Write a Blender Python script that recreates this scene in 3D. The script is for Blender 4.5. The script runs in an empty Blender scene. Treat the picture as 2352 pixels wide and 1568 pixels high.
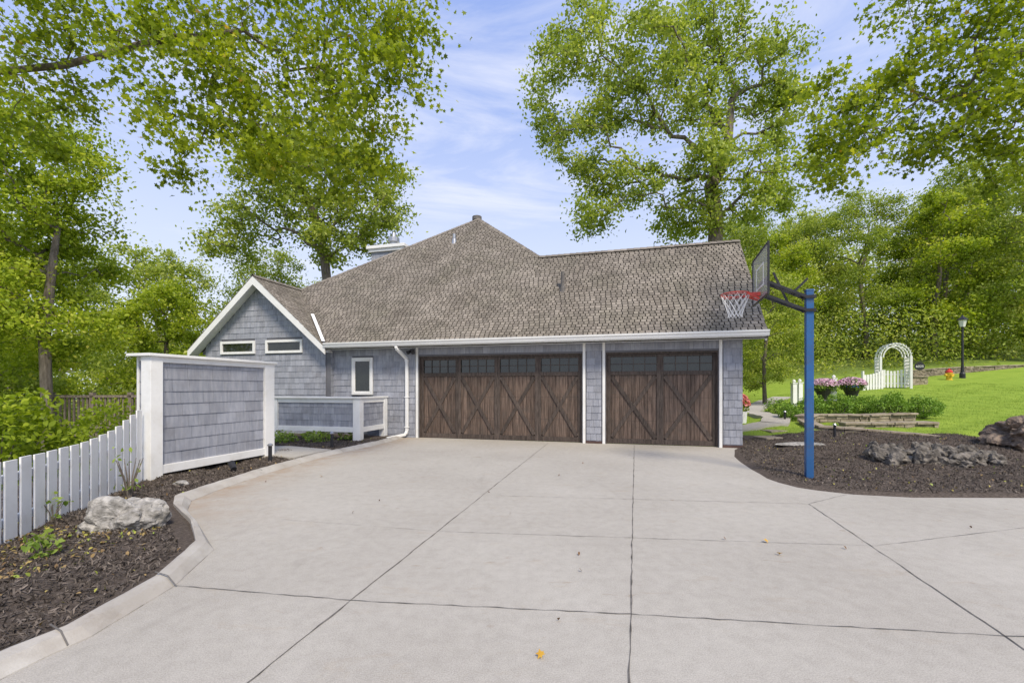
import bpy, bmesh, math, random
import numpy as np
from mathutils import Vector, Matrix, noise
random.seed(7); rng=np.random.default_rng(7)
scene=bpy.context.scene; col=scene.collection
TH=math.radians(-14.8); CT,ST=math.cos(TH),math.sin(TH)
def hw(X,Y): return (X*CT-Y*ST, X*ST+Y*CT)      # house frame -> world

# ------------------------------------------------------------ materials
def nmat(name):
    m=bpy.data.materials.new(name); m.use_nodes=True
    nt=m.node_tree; nt.nodes.clear()
    out=nt.nodes.new('ShaderNodeOutputMaterial')
    return m,nt,out
def N(nt,t,**k):
    n=nt.nodes.new(t)
    for a,b in k.items(): setattr(n,a,b)
    return n
def noise_n(nt,vec,scale,detail=5,rough=.6,dist=0):
    n=N(nt,'ShaderNodeTexNoise'); n.inputs['Scale'].default_value=scale
    n.inputs['Detail'].default_value=detail; n.inputs['Roughness'].default_value=rough
    n.inputs['Distortion'].default_value=dist
    nt.links.new(vec,n.inputs['Vector']); return n.outputs['Fac']
def ramp(nt,fac,stops):
    r=N(nt,'ShaderNodeValToRGB'); e=r.color_ramp.elements
    while len(e)<len(stops): e.new(.5)
    for i,(p,c) in enumerate(stops):
        e[i].position=p; e[i].color=(*c,1) if len(c)==3 else c
    nt.links.new(fac,r.inputs['Fac']); return r.outputs['Color']
def mix(nt,f,a,b,mode='MIX'):
    n=N(nt,'ShaderNodeMix',data_type='RGBA',blend_type=mode)
    for s,i in ((f,0),(a,6),(b,7)):
        if hasattr(s,'is_linked'): nt.links.new(s,n.inputs[i])
        else: n.inputs[i].default_value= s if i==0 else (*s,1)
    return n.outputs[2]
def objvec(nt,sc=(1,1,1)):
    t=N(nt,'ShaderNodeTexCoord'); m=N(nt,'ShaderNodeMapping'); m.inputs['Scale'].default_value=sc
    nt.links.new(t.outputs['Object'],m.inputs['Vector']); return m.outputs['Vector']
def mat(name,c1,c2=None,scale=4,rough=.7,bump=0,bscale=40,tint=0,sc=(1,1,1),spec=.3,metal=0,dirt=None,dscale=1.5,lo=.35,hi=.65,bdist=.01,clear=0):
    m,nt,out=nmat(name); p=N(nt,'ShaderNodeBsdfPrincipled')
    p.inputs['Roughness'].default_value=rough; p.inputs['Metallic'].default_value=metal
    p.inputs['Specular IOR Level'].default_value=spec
    v=objvec(nt,sc)
    c=ramp(nt,noise_n(nt,v,scale),[(lo,c1),(hi,c2 or c1)])
    if dirt:
        f=ramp(nt,noise_n(nt,objvec(nt),dscale,8,.7),[(.48,(0,0,0)),(.72,(.8,.8,.8))])
        c=mix(nt,f,c,dirt)
    if tint:
        a=N(nt,'ShaderNodeAttribute',attribute_name='tint')
        g=ramp(nt,a.outputs['Fac'],[(0,(1-tint,)*3),(1,(1,)*3)])
        c=mix(nt,1.0,c,g,'MULTIPLY')
    nt.links.new(c,p.inputs['Base Color'])
    if bump:
        b=N(nt,'ShaderNodeBump'); b.inputs['Strength'].default_value=bump; b.inputs['Distance'].default_value=bdist
        nt.links.new(noise_n(nt,v,bscale),b.inputs['Height']); nt.links.new(b.outputs['Normal'],p.inputs['Normal'])
    if clear:
        t=N(nt,'ShaderNodeBsdfTransparent'); s=N(nt,'ShaderNodeMixShader'); s.inputs[0].default_value=clear
        nt.links.new(p.outputs[0],s.inputs[1]); nt.links.new(t.outputs[0],s.inputs[2]); nt.links.new(s.outputs[0],out.inputs[0])
    else: nt.links.new(p.outputs[0],out.inputs[0])
    return m
def leafmat(name,stops,trans=.45,tcol=(1.0,1.0,.45)):
    m,nt,out=nmat(name)
    a=N(nt,'ShaderNodeAttribute',attribute_name='tint')
    c=ramp(nt,a.outputs['Fac'],stops)
    p=N(nt,'ShaderNodeBsdfPrincipled'); p.inputs['Roughness'].default_value=.5; p.inputs['Specular IOR Level'].default_value=.3
    t=N(nt,'ShaderNodeBsdfTranslucent'); nt.links.new(c,p.inputs['Base Color'])
    nt.links.new(mix(nt,1.0,c,tcol,'MULTIPLY'),t.inputs['Color'])
    s=N(nt,'ShaderNodeMixShader'); s.inputs[0].default_value=trans
    nt.links.new(p.outputs[0],s.inputs[1]); nt.links.new(t.outputs[0],s.inputs[2]); nt.links.new(s.outputs[0],out.inputs[0])
    return m
M={}
M['white']=mat('white_paint',(.77,.765,.75),(.84,.835,.82),6,.5,.1,60,dirt=(.63,.61,.57),dscale=3)
M['whiteclean']=mat('gutter_white',(.78,.775,.765),(.83,.825,.81),2,.35)
M['siding']=mat('shake_siding',(.29,.305,.355),(.385,.395,.44),3,.8,.5,60,tint=.22,sc=(6,6,1),bdist=.004,dirt=(.26,.26,.285),dscale=2)
M['sidingback']=mat('siding_backing',(.12,.12,.135),(.15,.15,.165))
M['roof']=mat('roof_shingle',(.23,.2,.165),(.33,.29,.245),1.0,.95,.6,90,tint=.38,bdist=.005,dirt=(.215,.195,.15),dscale=.8)
M['roofback']=mat('roof_underlay',(.05,.043,.037),(.07,.06,.05))
M['wood']=mat('stained_wood',(.08,.054,.042),(.225,.16,.125),3,.65,.4,30,tint=.4,sc=(9,9,.7),bdist=.004,dirt=(.11,.09,.075),dscale=3)
M['wooddark']=mat('dark_stained_wood',(.055,.042,.035),(.13,.1,.084),3,.65,.3,30,tint=.35,sc=(8,8,1.2),bdist=.004)
M['glass']=mat('window_glass',(.014,.018,.015),(.028,.034,.027),2,.05,spec=.7)
M['bluepole']=mat('blue_paint',(.025,.095,.24),(.035,.12,.3),5,.4,.1,60,dirt=(.07,.08,.12),dscale=4,sc=(1,1,.4))
M['black']=mat('black_metal',(.02,.02,.024),(.035,.035,.04),6,.45)
M['rim']=mat('red_rim',(.5,.06,.05),(.6,.1,.08),9,.4)
M['net']=mat('net_cord',(.75,.75,.75),(.82,.82,.82))
M['acrylic']=mat('grey_board',(.4,.4,.42),(.5,.5,.52),3,.2,clear=.55)
M['metal']=mat('galvanised_metal',(.35,.36,.38),(.5,.5,.5),8,.35,metal=.8)
M['pipe']=mat('dull_pipe',(.1,.09,.085),(.16,.15,.14),8,.6)
M['bark']=mat('bark',(.11,.09,.07),(.25,.21,.175),5,.95,.9,18,sc=(3,3,.5),bdist=.03)
M['stone']=mat('field_stone',(.26,.21,.15),(.46,.39,.3),4,.9,.7,20,tint=.4,bdist=.02,dirt=(.2,.17,.13),dscale=3)
M['granite']=mat('granite_boulder',(.2,.19,.175),(.5,.475,.44),14,.9,1,12,bdist=.05,dirt=(.18,.165,.14),dscale=4)
M['darkrock']=mat('dark_rock',(.065,.058,.05),(.27,.24,.205),7,.88,1,14,bdist=.05)
M['redrock']=mat('rugged_boulder',(.11,.082,.065),(.34,.26,.2),5,.9,1,9,bdist=.08,dirt=(.11,.095,.08),dscale=2)
M['kerb']=mat('kerb_concrete',(.37,.34,.3),(.48,.455,.415),5,.9,.5,80,dirt=(.25,.21,.17),dscale=2.5,bdist=.004)
M['joint']=mat('joint_gap',(.07,.064,.057),(.19,.175,.16),9)
M['deckwood']=mat('weathered_deck',(.13,.1,.08),(.24,.2,.16),4,.9,.4,20,sc=(5,5,1))
M['yellow']=mat('yellow_paint',(.65,.42,.03),(.75,.52,.05))
M['red']=mat('red_paint',(.5,.03,.03),(.55,.05,.04))
M['lampglass']=mat('lamp_glass',(.6,.6,.58),(.7,.7,.66),4,.2)
M['footing']=mat('footing',(.07,.04,.035),(.1,.06,.05))
M['bluebin']=mat('blue_plastic',(.02,.05,.4))
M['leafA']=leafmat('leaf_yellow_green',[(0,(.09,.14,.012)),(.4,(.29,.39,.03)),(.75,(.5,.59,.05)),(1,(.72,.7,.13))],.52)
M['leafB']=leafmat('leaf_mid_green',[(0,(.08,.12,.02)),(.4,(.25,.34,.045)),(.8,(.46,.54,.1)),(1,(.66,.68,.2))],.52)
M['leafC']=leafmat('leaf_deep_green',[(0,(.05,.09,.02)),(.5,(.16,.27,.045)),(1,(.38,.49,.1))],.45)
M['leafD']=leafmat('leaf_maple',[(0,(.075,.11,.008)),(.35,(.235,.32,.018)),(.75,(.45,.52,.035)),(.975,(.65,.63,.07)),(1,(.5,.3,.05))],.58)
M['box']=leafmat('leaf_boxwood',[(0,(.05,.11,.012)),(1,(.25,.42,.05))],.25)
M['grass']=leafmat('grass_blades',[(0,(.16,.25,.03)),(1,(.36,.47,.08))],.3)
M['chip']=mat('bark_chip',(.085,.068,.056),(.27,.225,.19),9,.9,tint=.7)
M['pink']=mat('pink_petal',(.65,.25,.45),(.75,.7,.72),30)
M['orange']=mat('orange_petal',(.75,.16,.13),(.8,.4,.35),30)
M['leaflitter']=mat('dry_leaf',(.5,.26,.03),(.6,.38,.05),20)
M['leafbrown']=mat('brown_leaf',(.12,.065,.03),(.2,.11,.05),20)
M['debris']=leafmat('leaf_debris',[(0,(.15,.09,.04)),(.5,(.36,.25,.11)),(.75,(.42,.38,.08)),(1,(.22,.33,.05))],.1)

def concrete():
    m,nt,out=nmat('driveway_concrete'); p=N(nt,'ShaderNodeBsdfPrincipled'); p.inputs['Roughness'].default_value=.9
    p.inputs['Specular IOR Level'].default_value=.2
    v=objvec(nt)
    c=ramp(nt,noise_n(nt,v,.45,6,.55),[(.3,(.405,.375,.33)),(.7,(.485,.455,.405))])
    f=ramp(nt,noise_n(nt,v,130,3,.75),[(.35,(.74,.74,.74)),(.65,(1.11,1.11,1.11))]); c=mix(nt,1.0,c,f,'MULTIPLY')
    f=ramp(nt,noise_n(nt,v,9,8,.75),[(.3,(.87,.865,.86)),(.6,(1.02,1.02,1.02))]); c=mix(nt,1.0,c,f,'MULTIPLY')
    f=ramp(nt,noise_n(nt,objvec(nt,(1,2.6,1)),1.6,9,.75,.6),[(.57,(0,0,0)),(.8,(.6,.6,.6))]); c=mix(nt,f,c,(.34,.27,.19))
    f=ramp(nt,noise_n(nt,objvec(nt,(1.5,.5,1)),.9,9,.8,1.2),[(.55,(0,0,0)),(.8,(.5,.5,.5))]); c=mix(nt,f,c,(.265,.245,.215))
    f=ramp(nt,noise_n(nt,objvec(nt,(1,2.6,1)),3.2,4,.55,1.0),[(.67,(0,0,0)),(.76,(.6,.6,.6))]); c=mix(nt,f,c,(.28,.225,.17))
    a=N(nt,'ShaderNodeAttribute',attribute_name='edge')
    f2=ramp(nt,noise_n(nt,v,3,8,.7),[(.35,(.1,.1,.1)),(.65,(1,1,1))])
    f=mix(nt,1.0,a.outputs['Color'],f2,'MULTIPLY'); c=mix(nt,f,c,(.33,.235,.155))
    nt.links.new(c,p.inputs['Base Color'])
    b=N(nt,'ShaderNodeBump'); b.inputs['Strength'].default_value=.4; b.inputs['Distance'].default_value=.004
    nt.links.new(noise_n(nt,v,120,4,.7),b.inputs['Height']); nt.links.new(b.outputs['Normal'],p.inputs['Normal'])
    nt.links.new(p.outputs[0],out.inputs[0]); return m
M['concrete']=concrete()
def groundmat():
    m,nt,out=nmat('ground_mix'); p=N(nt,'ShaderNodeBsdfPrincipled'); p.inputs['Roughness'].default_value=.95
    p.inputs['Specular IOR Level'].default_value=.1
    v=objvec(nt)
    g=ramp(nt,noise_n(nt,v,1.2,9,.75),[(.3,(.21,.32,.04)),(.7,(.34,.45,.07))])
    g=mix(nt,1.0,g,ramp(nt,noise_n(nt,v,45,5,.8),[(.3,(.65,.65,.6)),(.7,(1.15,1.15,1.1))]),'MULTIPLY')
    mu=ramp(nt,noise_n(nt,v,28,8,.8),[(.3,(.045,.036,.03)),(.55,(.13,.105,.088)),(.75,(.27,.225,.19))])
    wd=ramp(nt,noise_n(nt,v,2.5,9,.8),[(.35,(.08,.12,.03)),(.65,(.2,.26,.06))])
    a=N(nt,'ShaderNodeAttribute',attribute_name='mulch'); b=N(nt,'ShaderNodeAttribute',attribute_name='wood')
    c=mix(nt,b.outputs['Fac'],g,wd); c=mix(nt,a.outputs['Fac'],c,mu)
    nt.links.new(c,p.inputs['Base Color'])
    bp=N(nt,'ShaderNodeBump'); bp.inputs['Strength'].default_value=.8; bp.inputs['Distance'].default_value=.03
    nt.links.new(noise_n(nt,v,35,6,.8),bp.inputs['Height']); nt.links.new(bp.outputs['Normal'],p.inputs['Normal'])
    nt.links.new(p.outputs[0],out.inputs[0]); return m
M['ground']=groundmat()

# ------------------------------------------------------------ mesh builder
class MB:
    def __init__(s,org=(0,0,0)): s.v=[];s.f=[];s.t=[];s.m=[];s.org=org
    def poly(s,pts,t=.5,m=0):
        i=len(s.v); s.v.extend(tuple(p) for p in pts); s.f.append(tuple(range(i,i+len(pts)))); s.t.append(t); s.m.append(m)
    def hexa(s,p,t=.5,m=0):
        i=len(s.v); s.v.extend(tuple(q) for q in p)
        for f in ((0,3,2,1),(4,5,6,7),(0,1,5,4),(1,2,6,5),(2,3,7,6),(3,0,4,7)):
            s.f.append(tuple(i+k for k in f)); s.t.append(t); s.m.append(m)
    def box(s,x0,x1,y0,y1,z0,z1,t=.5,m=0):
        s.hexa([(x0,y0,z0),(x1,y0,z0),(x1,y1,z0),(x0,y1,z0),(x0,y0,z1),(x1,y0,z1),(x1,y1,z1),(x0,y1,z1)],t,m)
    def beam(s,a,b,w,h,side=None,t=.5,m=0):
        a=Vector(a);b=Vector(b);d=(b-a).normalized()
        sd=Vector(side).normalized() if side else d.cross(Vector((0,0,1))).normalized()
        if sd.length<.1: sd=Vector((1,0,0))
        up=sd.cross(d).normalized()
        s.hexa([a-sd*w/2-up*h/2,a+sd*w/2-up*h/2,b+sd*w/2-up*h/2,b-sd*w/2-up*h/2,
                a-sd*w/2+up*h/2,a+sd*w/2+up*h/2,b+sd*w/2+up*h/2,b-sd*w/2+up*h/2],t,m)
    def tube(s,pts,rad,n=8,cap=True,t=.5,m=0,closed=False):
        pts=[Vector(p) for p in pts]; L=len(pts)
        if not hasattr(rad,'__len__'): rad=[rad]*L
        base=len(s.v); ref=None
        for i,p in enumerate(pts):
            if closed: d=pts[(i+1)%L]-pts[i-1]
            else: d=pts[min(i+1,L-1)]-pts[max(i-1,0)]
            d.normalize()
            if ref is None:
                ref=Vector((0,0,1)) if abs(d.z)<.9 else Vector((1,0,0))
            a=(ref-d*ref.dot(d)).normalized(); b=d.cross(a); ref=a
            for k in range(n):
                an=2*math.pi*k/n; s.v.append(tuple(p+(a*math.cos(an)+b*math.sin(an))*rad[i]))
        R=L if closed else L-1
        for i in range(R):
            j=(i+1)%L
            for k in range(n):
                k2=(k+1)%n
                s.f.append((base+i*n+k,base+i*n+k2,base+j*n+k2,base+j*n+k)); s.t.append(t); s.m.append(m)
        if cap and not closed:
            s.f.append(tuple(base+k for k in range(n))[::-1]); s.t.append(t); s.m.append(m)
            s.f.append(tuple(base+(L-1)*n+k for k in range(n))); s.t.append(t); s.m.append(m)
    def lathe(s,prof,c,n=16,t=.5,m=0):
        s.tube([(c[0],c[1],c[2]+z) for r,z in prof],[r for r,z in prof],n,True,t,m)
    def obj(s,name,mats,parent=None,smooth=False,bevel=0):
        me=bpy.data.meshes.new(name); o=Vector(s.org)
        me.from_pydata([tuple(Vector(v)-o) for v in s.v],[],s.f)
        for mm in (mats if isinstance(mats,(list,tuple)) else [mats]): me.materials.append(M[mm])
        me.polygons.foreach_set('material_index',s.m)
        if smooth: me.polygons.foreach_set('use_smooth',[True]*len(s.f))
        a=me.attributes.new('tint','FLOAT','FACE'); a.data.foreach_set('value',s.t)
        me.update()
        ob=bpy.data.objects.new(name,me); col.objects.link(ob)
        if parent: ob.parent=parent
        if bevel:
            b=ob.modifiers.new('b','BEVEL'); b.width=bevel; b.segments=2; b.limit_method='ANGLE'
        return ob
def tag(ob,label,cat,group=None):
    ob['label']=label; ob['category']=cat
    if group: ob['group']=group
    return ob
def top(name,label,cat,loc=(0,0,0),rot=0,group=None):
    e=bpy.data.objects.new(name,None); e.location=loc; e.rotation_euler=(0,0,rot); e.empty_display_size=.3
    col.objects.link(e); return tag(e,label,cat,group)
def htop(name,label,cat,org,group=None):
    x,y=hw(org[0],org[1]); return top(name,label,cat,(x,y,org[2]),TH,group)

def shakes(mb,poly,U,course,w0,w1,thick,holes=(),jit=.0,gap=.005,tl=(0,1),taper=0):
    P=[Vector(p) for p in poly]; U=Vector(U).normalized()
    nrm=Vector((0,0,0))
    for i in range(1,len(P)-1): nrm+=(P[i]-P[0]).cross(P[i+1]-P[0])
    nrm.normalize(); V=nrm.cross(U).normalized()
    if V.z<0: V=-V
    Nn=U.cross(V)
    O=P[0]; q=[((p-O).dot(U),(p-O).dot(V)) for p in P]
    vmin=min(b for a,b in q); vmax=max(b for a,b in q)
    def span(v):
        v=min(max(v,vmin+1e-4),vmax-1e-4); xs=[]
        for i in range(len(q)):
            (x0,y0),(x1,y1)=q[i],q[(i+1)%len(q)]
            if (y0-v)*(y1-v)<0: xs.append(x0+(x1-x0)*(v-y0)/(y1-y0))
        return (min(xs),max(xs)) if len(xs)>1 else (0,0)
    H=[]
    for h in holes:
        a=Vector(h[0])-O; b=Vector(h[1])-O
        H.append((min(a.dot(U),b.dot(U)),max(a.dot(U),b.dot(U)),min(a.dot(V),b.dot(V)),max(a.dot(V),b.dot(V))))
    def W(u,v,n): return O+U*u+V*v+Nn*n
    v=vmin
    while v<vmax-.01:
        vt=min(v+course,vmax); s0=span(v+.002); s1=span(vt-.002)
        lo=min(s0[0],s1[0]); hi=max(s0[1],s1[1]); u=lo-random.random()*w1
        while u<hi:
            w=random.uniform(w0,w1); a,b=u+gap/2,u+w-gap/2; u+=w
            pieces=[(a,b)]
            for h in H:
                if v+course*.3<h[3] and vt-course*.3>h[2]:
                    np_=[]
                    for (c,d) in pieces:
                        if d<=h[0] or c>=h[1]: np_.append((c,d)); continue
                        if c<h[0]: np_.append((c,h[0]))
                        if d>h[1]: np_.append((h[1],d))
                    pieces=np_
            for (c,d) in pieces:
                b0,b1=max(c+taper,s0[0]),min(d-taper,s0[1]); t0,t1=max(c,s1[0]),min(d,s1[1])
                if b1-b0<.004 and t1-t0<.004: continue
                if b1<b0: b0=b1=(t0+t1)/2
                if t1<t0: t0=t1=(b0+b1)/2
                vb=v-random.random()*jit; th=thick*random.uniform(.7,1.3)
                tt=random.uniform(*tl)
                A,B,C,D=W(b0,vb,th),W(b1,vb,th),W(t1,vt+.004,.002),W(t0,vt+.004,.002)
                mb.poly([A,B,C,D],tt); mb.poly([W(b0,vb,-.001),W(b1,vb,-.001),B,A],tt)
                mb.poly([W(b0,vb,-.001),A,D],tt); mb.poly([B,W(b1,vb,-.001),C],tt)
        v+=course

# ------------------------------------------------------------ terrain
DRV=[(-2.63,2.24),(-2.6,2.42),(-2.54,2.63),(-2.55,3.28),(-2.76,4.03),(-3.3,4.62),(-3.95,5.3),(-4.25,5.77),(-4.31,6.38),(-4.28,7.69),(-4.09,9.38),(-3.47,11.72),(-3.2,13.27)]
KOUT=[(-2.82,2.24),(-2.78,2.42),(-2.7,2.63),(-2.72,3.32),(-2.98,4.1),(-3.5,4.74),(-4.2,5.4),(-4.5,5.8),(-4.52,6.4),(-4.5,7.7),(-4.3,9.4),(-3.66,11.75),(-3.36,13.2)]
REDGE=[(5.75,10.9),(5.38,10.5),(4.85,9.5),(4.62,8.82),(4.4,8.0),(4.32,7.6),(4.22,7.2),(4.22,6.88),(4.3,6.55),(4.46,6.36),(4.8,6.12),(5.48,5.95),(6.97,5.93),(12,6.1),(30,7)]
DPOLY=[(-2.9,-9),(-2.75,0)]+DRV+REDGE+[(30,-9)]
def poly_sd(X,Y,poly,closed=True):
    X=np.asarray(X,float);Y=np.asarray(Y,float)
    d=np.full(X.shape,1e9); ins=np.zeros(X.shape,bool)
    for i in range(len(poly) if closed else len(poly)-1):
        (x0,y0),(x1,y1)=poly[i],poly[(i+1)%len(poly)]
        dx,dy=x1-x0,y1-y0
        t=np.clip(((X-x0)*dx+(Y-y0)*dy)/(dx*dx+dy*dy+1e-12),0,1)
        d=np.minimum(d,np.hypot(X-x0-t*dx,Y-y0-t*dy))
        c=((y0>Y)!=(y1>Y)); 
        with np.errstate(divide='ignore',invalid='ignore'):
            xi=x0+(Y-y0)*dx/(dy if dy!=0 else 1e-9)
        ins^=c&(X<xi)
    return np.where(ins,-d,d) if closed else d
def S(v,a,b):
    t=np.clip((v-a)/(b-a),0,1); return t*t*(3-2*t)
def hgt(x,y):
    x=np.asarray(x,float);y=np.asarray(y,float)
    r=.25*S(x,5,9)*S(y,8,12)+np.clip(y-11.4,0,18)*np.clip(.0046*np.minimum(x,34)-.002,0,1)*S(x,5.5,9)
    r+=np.clip(y-29,0,60)*.15*S(x,2,22)
    l=-S(-x,6.3,20)*3.0
    return r+l
def tz(x,y):
    x=np.asarray(x,float);y=np.asarray(y,float)
    sd=poly_sd(x,y,DPOLY)
    lump=.018*(np.sin(x*5.1+y*2.3)+np.sin(x*2.7-y*4.9+1)+.6*np.sin(x*11+y*9))*S(sd,.1,.5)
    return hgt(x,y)+np.clip(sd*.3,-.06,.04)+lump
MULCH_R=REDGE[:13]+[(12,6.1),(22,6.5),(22,9.3),(13,10.5),(10.6,11.3),(8.8,11.8),(7.2,11.6),(6.4,12.2)]
def mulchmask(x,y):
    a=S(-poly_sd(x,y,MULCH_R),-.4,-.22)
    b=((x<0)&(x>-7.8)&(y<14)&(y>-9)).astype(float)
    return np.clip(a+b,0,1)
def axis(lo,hi,a,b,st):
    f=list(np.arange(a,b,st)); out=[]; v=b; s=st
    while v<hi: out.append(v); s*=1.13; v+=s
    out.append(hi); neg=[]; v=a; s=st
    while True:
        s*=1.13; v-=s
        if v<lo: break
        neg.append(v)
    neg.append(lo); return np.array(neg[::-1]+f+out)
def fastmesh(me,V,F,k):
    me.vertices.add(len(V)); me.vertices.foreach_set('co',np.ascontiguousarray(V,dtype=np.float32).ravel())
    me.loops.add(len(F)*k); me.loops.foreach_set('vertex_index',np.ascontiguousarray(F,dtype=np.int32).ravel())
    me.polygons.add(len(F)); me.polygons.foreach_set('loop_start',np.arange(0,len(F)*k,k,dtype=np.int32))
    me.update(calc_edges=True)
xs=axis(-150,150,-9,14,.1); ys=axis(-20,170,1.5,13.5,.1)
GX,GY=np.meshgrid(xs,ys); GZ=tz(GX,GY)
nx,ny=len(xs),len(ys)
me=bpy.data.meshes.new('ground'); idx=np.arange(nx*ny).reshape(ny,nx)
q=np.stack([idx[:-1,:-1],idx[:-1,1:],idx[1:,1:],idx[1:,:-1]],-1).reshape(-1,4)
fastmesh(me,np.stack([GX,GY,GZ],-1).reshape(-1,3),q,4)
me.polygons.foreach_set('use_smooth',[True]*len(me.polygons))
a=me.attributes.new('mulch','FLOAT','POINT'); a.data.foreach_set('value',mulchmask(GX,GY).ravel().astype(np.float32))
wm=np.clip(S(GY,29,32)+S(-GX,7.5,8.2)+(1-S(GX,2,6))*S(GY,14,15),0,1)
a=me.attributes.new('wood','FLOAT','POINT'); a.data.foreach_set('value',wm.ravel().astype(np.float32))
me.materials.append(M['ground']); g=bpy.data.objects.new('ground',me); col.objects.link(g); g['kind']='structure'

# driveway slab
bm=bmesh.new(); vs=[bm.verts.new((x,y,0)) for x,y in DPOLY]; f=bm.faces.new(vs); bm.normal_update()
if f.normal.z<0: f.normal_flip()
bmesh.ops.triangulate(bm,faces=[f])
for cc in np.arange(-4.5,6,.3): bmesh.ops.bisect_plane(bm,geom=bm.verts[:]+bm.edges[:]+bm.faces[:],plane_co=(cc,0,0),plane_no=(1,0,0))
for cc in np.arange(1.5,13,.3): bmesh.ops.bisect_plane(bm,geom=bm.verts[:]+bm.edges[:]+bm.faces[:],plane_co=(0,cc,0),plane_no=(0,1,0))
me=bpy.data.meshes.new('driveway'); bm.to_mesh(me); me.materials.append(M['concrete'])
vx=np.array([v.co[:2] for v in me.vertices]); ed=poly_sd(vx[:,0],vx[:,1],DRV,False)
ew=np.clip(1-ed/1.1,0,1)**1.4*.85*S(vx[:,1],4.2,6)
a=me.attributes.new('edge','FLOAT','POINT'); a.data.foreach_set('value',ew.astype(np.float32))
o=bpy.data.objects.new('driveway',me); col.objects.link(o); o['kind']='structure'
mb=MB()
def strip(pts,w,z=.004,step=.25):
    out=[]
    for i in range(len(pts)-1):
        a=Vector((*pts[i],0));b=Vector((*pts[i+1],0)); n=max(1,int((b-a).length/step))
        for k in range(n): out.append(a.lerp(b,k/n))
    out.append(Vector((*pts[-1],0)))
    prev=None
    for i,p in enumerate(out):
        d=(out[min(i+1,len(out)-1)]-out[max(i-1,0)]).normalized(); s=Vector((-d.y,d.x,0))
        ww=w*random.uniform(.3,1.4); j=s*random.uniform(-.005,.005)
        cur=(p+s*ww/2+j+Vector((0,0,z)),p-s*ww/2+j+Vector((0,0,z)))
        if prev: mb.poly([prev[1],cur[1],cur[0],prev[0]],random.random())
        prev=cur
strip([(-1.36-.23,1.2),(.96,11.72)],.010,step=.1)
strip([(.31,1.2),(.595,2.21),(3.19,11.36)],.010,step=.1)
strip([(-2.56,3.30),(-1.06,3.06),(.78,2.885),(2.53,2.68),(3.08,2.62),(6,2.3)],.007,.005,.08)
strip([(-.754,4.545),(1.817,4.286),(3.446,4.13),(5.48,4.66),(7,5.2)],.005,.005,.08)
strip([(3.83,5.62),(2.94,2.5),(2.6,1.3)],.009,step=.1)
strip([(-.4,6.07),(3.83,5.62),(4.7,6.12)],.005,.005,.08)
strip([(-2.71,4.97),(-.754,4.545)],.003,.005,.08)
o=mb.obj('driveway_joint','joint'); o['kind']='structure'
# kerb
mb=MB(); A=[(-2.9,-9),(-2.75,0)]+DRV; B=[(-3.08,-9),(-2.94,0)]+KOUT
A2=[];B2=[]
for i in range(len(A)-1):
    n=max(1,int(math.dist(A[i],A[i+1])/.12))
    for k in range(n):
        t=k/n; A2.append((A[i][0]*(1-t)+A[i+1][0]*t,A[i][1]*(1-t)+A[i+1][1]*t)); B2.append((B[i][0]*(1-t)+B[i+1][0]*t,B[i][1]*(1-t)+B[i+1][1]*t))
A2.append(A[-1]);B2.append(B[-1]); prev=None
for ii,(a,b) in enumerate(zip(A2,B2)):
    j=random.uniform(-.006,.006); L=lambda t,z:(a[0]*(1-t)+b[0]*t,a[1]*(1-t)+b[1]*t,z)
    cur=[L(-.05+random.uniform(-.03,.03),-.03),L(random.uniform(-.03,.03),.006),L(.22,.04+j),L(.4,.066+j),L(.8,.078+j),L(1+random.uniform(-.05,.05),.066),L(1.02,-.1)]
    if prev:
        for k in range(6): mb.poly([prev[k],cur[k],cur[k+1],prev[k+1]])
    prev=cur
o=mb.obj('kerb','kerb',smooth=False); o['kind']='structure'
mb=MB()
for (x0,y0,x1,y1) in ((-2.57,2.52,-2.76,2.60),(-2.53,3.28,-2.74,3.34),(-4.3,7.6,-4.52,7.6),(-3.9,10.1,-4.12,10.1)):
    a=Vector((x0,y0,.002));b_=Vector((x1,y1,.082)); m_=Vector((x0*.6+x1*.4,y0*.6+y1*.4,.07)); dd=Vector((0,.006,0)); up=Vector((0,0,.009))
    mb.poly([a-dd+up,a+dd+up,m_+dd+up,m_-dd+up]); mb.poly([m_-dd+up,m_+dd+up,b_+dd+up,b_-dd+up])
o=mb.obj('kerb_crack','joint'); o['kind']='structure'
def sheet(name,poly,z,m,th=.06):
    bm=bmesh.new(); vs=[bm.verts.new((x,y,z)) for x,y in poly]; f=bm.faces.new(vs)
    bm.normal_update()
    if f.normal.z<0: f.normal_flip()
    r=bmesh.ops.extrude_face_region(bm,geom=[f]); bmesh.ops.translate(bm,verts=[v for v in r['geom'] if isinstance(v,bmesh.types.BMVert)],vec=(0,0,-th))
    bmesh.ops.recalc_face_normals(bm,faces=bm.faces[:])
    me=bpy.data.meshes.new(name); bm.to_mesh(me); me.materials.append(M[m]); o=bpy.data.objects.new(name,me); col.objects.link(o); o['kind']='structure'; return o
sheet('walkway',[(-5.2,9.0),(-4.42,8.85),(-4.3,9.5),(-4.15,10.0),(-5.4,10.6),(-7.5,10.6),(-7.5,9.6)],.085,'concrete',.15)

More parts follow.
